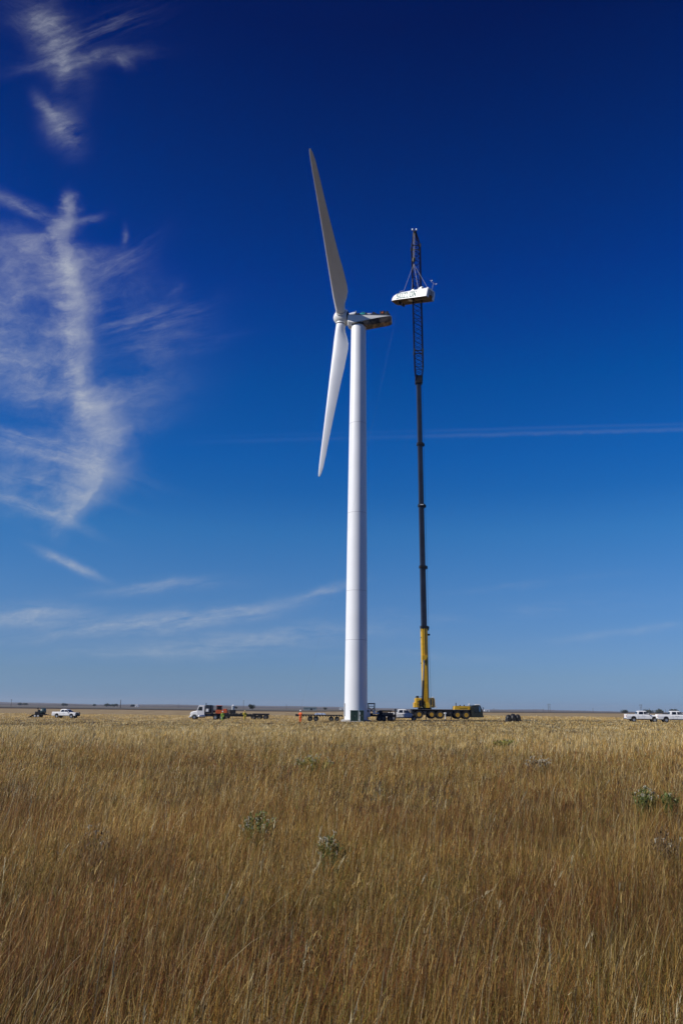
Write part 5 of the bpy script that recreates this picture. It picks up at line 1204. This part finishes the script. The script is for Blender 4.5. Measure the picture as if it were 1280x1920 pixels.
ftb = thing('flatbed_trailer', 'dark flatbed trailer in the tower shadow between the gantry truck and the pickup', 'trailer', (cx, Y, g(cx, Y)))
b_ = MB(); b_.box((0, 0, .90), (hw*2, 2.2, .18), bev=.02); b_.box((hw-.1, 0, 1.5), (.12, 2.0, 1.2), bev=.02); b_.box((-hw+.4, 0, 1.1), (.5, 1.5, .5), bev=.05)
for q in np.linspace(-hw+.2, hw-.2, 7): b_.box((q, -1.1, 1.0), (.07, .07, .4))
b_.build('trailer_deck', DARK, ftb)
for q in (-.6, .5):
    for s_ in (-1, 1): wheel(ftb, q, s_*.95, .45, .45, .3, s_, DUST, big=False)
def loadbox(px, w, h, m, label, y=137.6, cat='crate', nm='timber_crate'):
    X = tx_(px, y); t = thing(nm, label, cat, (X, y, g(cx, Y)+.995)); q = MB(); q.box((0, 0, h/2), (w, 1.2, h), bev=.03); q.build('crate_body', m, t)
    q = MB(); 
    for z in (.12, .5, .88): q.box((0, -.61, h*z), (w*.98, .02, h*.10))
    for s_ in (-1, 1): q.box((s_*w*.45, -.62, h/2), (.06, .02, h))
    q.build('batten', DUST, t)
loadbox(720.5, 1.2, .50, mat('tan_wood', (.22, .17, .12), .8, var=.2), 'tan box on the flatbed, next to the gantry truck')
loadbox(731.5, .9, .42, mat('brown_wood', (.16, .12, .09), .8, var=.2), 'brown box on the flatbed, nearer to the pickup')
loadbox(712.5, .7, .70, DARK, 'black box at the left end of the flatbed', nm='equipment_case', cat='case')
cr_t = thing('pipe_stack', 'dark steel pipes stacked on top of the flatbed boxes', 'pipes', (tx_(722, Y), Y+.3, g(cx, Y)+1.0)); b_ = MB()
for q in range(6): b_.tube((-1.1+q*.04, .55+.1*(q % 3), .62+.12*(q//3)), (1.2, .55+.1*(q % 3), .62+.12*(q//3)), .055, n=8)
b_.box((-.8, .65, .28), (.1, .5, .56)); b_.box((.9, .65, .28), (.1, .5, .56)); b_.build('pipe_bundle', DARK, cr_t)

# ------------------------------------------------------------------ black heap in the field right of the crane
Y = 133; cx = tx_(961, Y); hp_ = thing('equipment_heap', 'low black heap of bundled gear alone in the grass right of the crane', 'gear heap', (cx, Y, g(cx, Y)))
hm = at(961, 1338.6, Y).z - g(cx, Y); tm = mat('black_tarp', (.012, .012, .014), .55, var=.3, scale=3, bump=.3)
for x0_, w_, h_, d_ in ((-.78, .85, hm*.88, 1.3), (.0, .95, hm*1.02, 1.5), (.78, .85, hm*.92, 1.2)):
    b_ = MB(); rg = []
    for i in range(9):
        q = -1+2*i/8; k_ = max(.12, (1-abs(q)**3.2))**.5; rr2 = []
        for j in range(12): a = math.pi*j/11; rr2.append(Vector((x0_+q*w_*.58, -math.cos(a)*d_*.5*k_, max(0, (math.sin(a)**.55)*h_*k_*(1+.06*math.sin(j*2.1+i*1.3+x0_*5))))))
        rg.append(rr2)
    b_.loft(rg); b_.build('bundle', tm, hp_, smooth=True)
    wheelish = MB(); wheelish.lathe([(.18, -.06), (.34, -.06), (.34, .06), (.18, .06)], (x0_, -d_*.5+.02, .42), (0, 1, 0), 16); wheelish.build('strap_ring', RUB, hp_, smooth=True)

# ------------------------------------------------------------------ utility poles on the horizon
def upole(px, pytop, Y, label, H_=None, arms=2, r_=.17, group=None):
    p = at(px, pytop, Y); z0_ = g(p.x, Y); h = p.z - z0_
    t = thing('utility_pole', label, 'utility pole', (p.x, Y, z0_), 0, group)
    MB().tube((0, 0, -.2), (0, 0, h), r_*1.15, r_*.8, n=8).build('pole', WOODP, t)
    for k_ in range(arms):
        z = h-.5-k_*1.1; a_o = MB(); a_o.box((0, 0, z), (2.4, .14, .16)); ao = a_o.build('crossarm', WOODP, t)
        i_ = MB()
        for q in (-1.05, -.4, .4, 1.05): i_.lathe([(.05, 0), (.08, .1), (.05, .22)], (q, 0, z+.08), (0, 0, 1), 6)
        i_.pieces('insulator', GALV, ao)
upole(22.5, 1311, 1150, 'lone utility pole with crossarms at the far left edge', r_=.26)
upole(227, 1312, 1000, 'thick dark utility pole behind the field, between the left pickup and the semi', r_=.42, arms=0)
upole(335, 1319.5, 1600, 'tiny distant pole just left of the semi truck', r_=.25, arms=1)
upole(457, 1313, 950, 'thin tall pole behind the yellow-clad worker', r_=.20, arms=1)
upole(537, 1321, 1500, 'tiny distant pole left of the orange worker', r_=.25, arms=1)
upole(925, 1328, 1500, 'short distant pole just right of the crane cab', r_=.22, arms=1)
upole(1017.5, 1329, 1500, 'short distant pole left of the twin-post pylon', r_=.22, arms=1)
upole(1110.5, 1328, 1400, 'short distant pole between the two twin-post pylons', r_=.25, arms=1)
upole(1246, 1330, 1400, 'tiny distant pole over the far right pickup', r_=.22, arms=1)
def hframe(pxa, pxb, pytop, Y, label):
    a = at(pxa, pytop, Y); b = at(pxb, pytop, Y); h = a.z-g(a.x, Y); t = thing('transmission_pylon', label, 'pylon', ((a.x+b.x)/2, Y, g(a.x, Y)), 0, 'twin-post pylons'); w = (b.x-a.x)/2
    for s_ in (-1, 1): MB().tube((s_*w, 0, -.2), (s_*w, 0, h), .28, .2, n=8).build('post', WOODP, t)
    MB().box((0, -.25, h-2.0), (w*2+3.0, .2, .3)).build('crossarm', WOODP, t); br = MB(); br.tube((-w, 0, h*.45), (w, 0, h*.75), .07, n=5); br.tube((w, 0, h*.45), (-w, 0, h*.75), .07, n=5); br.build('cross_brace', WOODP, t)
hframe(1026.5, 1029.8, 1319, 1250, 'twin-post wooden pylon on the horizon right of the black heap')
hframe(1198.6, 1201.4, 1320, 1300, 'twin-post wooden pylon rising behind the roof of the right pickup')

# ------------------------------------------------------------------ far buildings and trees
Y = 900; cx = tx_(436.5, Y); s_ = thing('grain_silo', 'small pale grain silo beyond the field', 'silo', (cx, Y, g(cx, Y)))
MB().lathe([(1.7, 0), (1.7, 4.4), (1.62, 4.5)], (0, 0, 0), (0, 0, 1), 20).build('silo_wall', GALV, s_, smooth=True); MB().lathe([(1.8, 4.45), (.3, 5.4), (.3, 5.6), (.02, 5.7)], (0, 0, 0), (0, 0, 1), 20).build('silo_roof', WHITE, s_)
Y = 1000; cx = tx_(471, Y)
def barn(px, Y, w, h, d_, m, label, name='barn', roofm=None):
    cx = tx_(px, Y); t = thing(name, label, 'barn', (cx, Y, g(cx, Y)))
    MB().box((0, 0, h*.35), (w, d_, h*.7)).build('wall', m, t); MB().prism([(-w*.52, h*.7), (w*.52, h*.7), (w*.46, h), (-w*.46, h)], -d_*.54, d_*.54).build('roof', roofm or m, t)
    MB().box((w*.1, -d_*.505, h*.28), (w*.18, .1, h*.5)).build('door', DARK, t); q = MB()
    for xx in (-.35, -.2, .32): q.box((w*xx, -d_*.505, h*.4), (w*.07, .1, h*.2))
    q.pieces('window', DARK, t)
barn(581, 1100, 18, 4.2, 8, mat('far_shed_grey', (.20, .25, .26), .8), 'long low grey-green shed beyond the field, right of the orange worker')
barn(640.5, 1300, 8, 3.5, 6, WHITE, 'small white shed partly behind the tower edge')
barn(256, 2400, 9, 7, 8, WHITE, 'tiny white farm building right of the thick dark pole', name='farmhouse')
barn(912, 1500, 10, 3.0, 6, WHITE, 'small pale shed just right of the crane cab, on the horizon')
def tree(px, Y, w, h, label, seed):
    rnd = random.Random(seed); cx = tx_(px, Y); z0_ = g(cx, Y) + 0.0
    t = thing('distant_tree', label, 'tree', (cx, Y, z0_), 0, 'distant trees on the horizon')
    tk = MB(); tk.tube((0, 0, -.5), (0, 0, h*.5), w*.04, w*.02, n=6)
    for q in range(4): a = q*1.6; tk.tube((0, 0, h*.3), (math.cos(a)*w*.25, math.sin(a)*w*.25, h*.65), w*.015, n=5)
    tk.build('trunk', WOODP, t); c_ = MB()
    lobes = [(rnd.uniform(-.32, .32)*w, rnd.uniform(-.3, .3)*w, h*rnd.uniform(.42, .8), rnd.uniform(.16, .28)*w) for _ in range(9)]
    for lx_, ly_, lz_, lr in lobes:
        for _ in range(70):
            d_ = Vector((rnd.gauss(0, 1), rnd.gauss(0, 1), rnd.gauss(0, .8))).normalized()*lr*rnd.random()**.4; p = Vector((lx_, ly_, lz_)) + d_*Vector((1, 1, 1)).length/1.732
            u = Vector((rnd.gauss(0, 1), rnd.gauss(0, 1), rnd.gauss(0, 1))).normalized(); v_ = u.orthogonal().normalized(); s2 = w*.05
            c_.add([p-u*s2, p+v_*s2*.8, p+u*s2, p-v_*s2*.8], [(0, 1, 2, 3)])
    c_.build('crown', mat('far_foliage', (.045, .055, .03), .8, var=.3, scale=.3), t)
tree(473, 950, 10, 6.0, 'big dark tree clump behind the dark lowboy trailer', 1)
tree(441, 930, 4.5, 4.2, 'small dark tree right beside the grain silo', 2)
for px, Y_, w_, h_, nm_ in ((36, 3300, 22, 8, 'hazy tree on the ridge, nearest to the left edge'), (46, 3350, 20, 8, 'second hazy ridge tree from the left edge'), (120, 3300, 26, 8, 'hazy ridge tree above the left pickup roof'), (176, 2600, 13, 7.5, 'dark tree right of the left pickup, leftmost of four'), (199, 2600, 20, 8, 'dark tree right of the left pickup, second of four'), (206, 2620, 14, 7.5, 'dark tree right of the left pickup, third of four'), (214, 2600, 20, 8, 'dark tree left of the thick dark pole, last of four'), (248, 2400, 13, 7, 'tree just left of the tiny white farm building'),
                            (609, 1500, 8, 4, 'small tree between the shed and the tower'), (1236, 2200, 30, 6, 'low bush line tree above the far right pickup'), (1262, 2200, 34, 6.5, 'low bush line tree at the right edge'), (1215, 2200, 30, 5.5, 'low bush line tree between the two right pickups'), (1171, 1700, 16, 4.2, 'dark bush on the horizon at the tail of the right pickup')):
    tree(px, Y_, w_, h_, nm_, int(px))

# ------------------------------------------------------------------ haze over the far plain
hz = MB(); X0, X1, Y0_, Y1_, Z0, Z1 = -15500, 15500, -2900, 15500, -6.0, 112.0
hz.box(((X0+X1)/2, (Y0_+Y1_)/2, (Z0+Z1)/2), (X1-X0, Y1_-Y0_, Z1-Z0))
hm_ = bpy.data.materials.new('thin_blue_haze'); hm_.use_nodes = True; t = hm_.node_tree; t.nodes.clear()
ou = t.nodes.new('ShaderNodeOutputMaterial'); pv = t.nodes.new('ShaderNodeVolumePrincipled'); pv.inputs['Density'].default_value = HAZE
pv.inputs['Color'].default_value = (0.80, 0.88, 1.0, 1); pv.inputs['Anisotropy'].default_value = 0.2; t.links.new(pv.outputs[0], ou.inputs['Volume'])
hz_o = hz.build('haze', hm_); tag(hz_o, 'thin pale blue haze lying over the far plain', 'haze', kind='stuff')
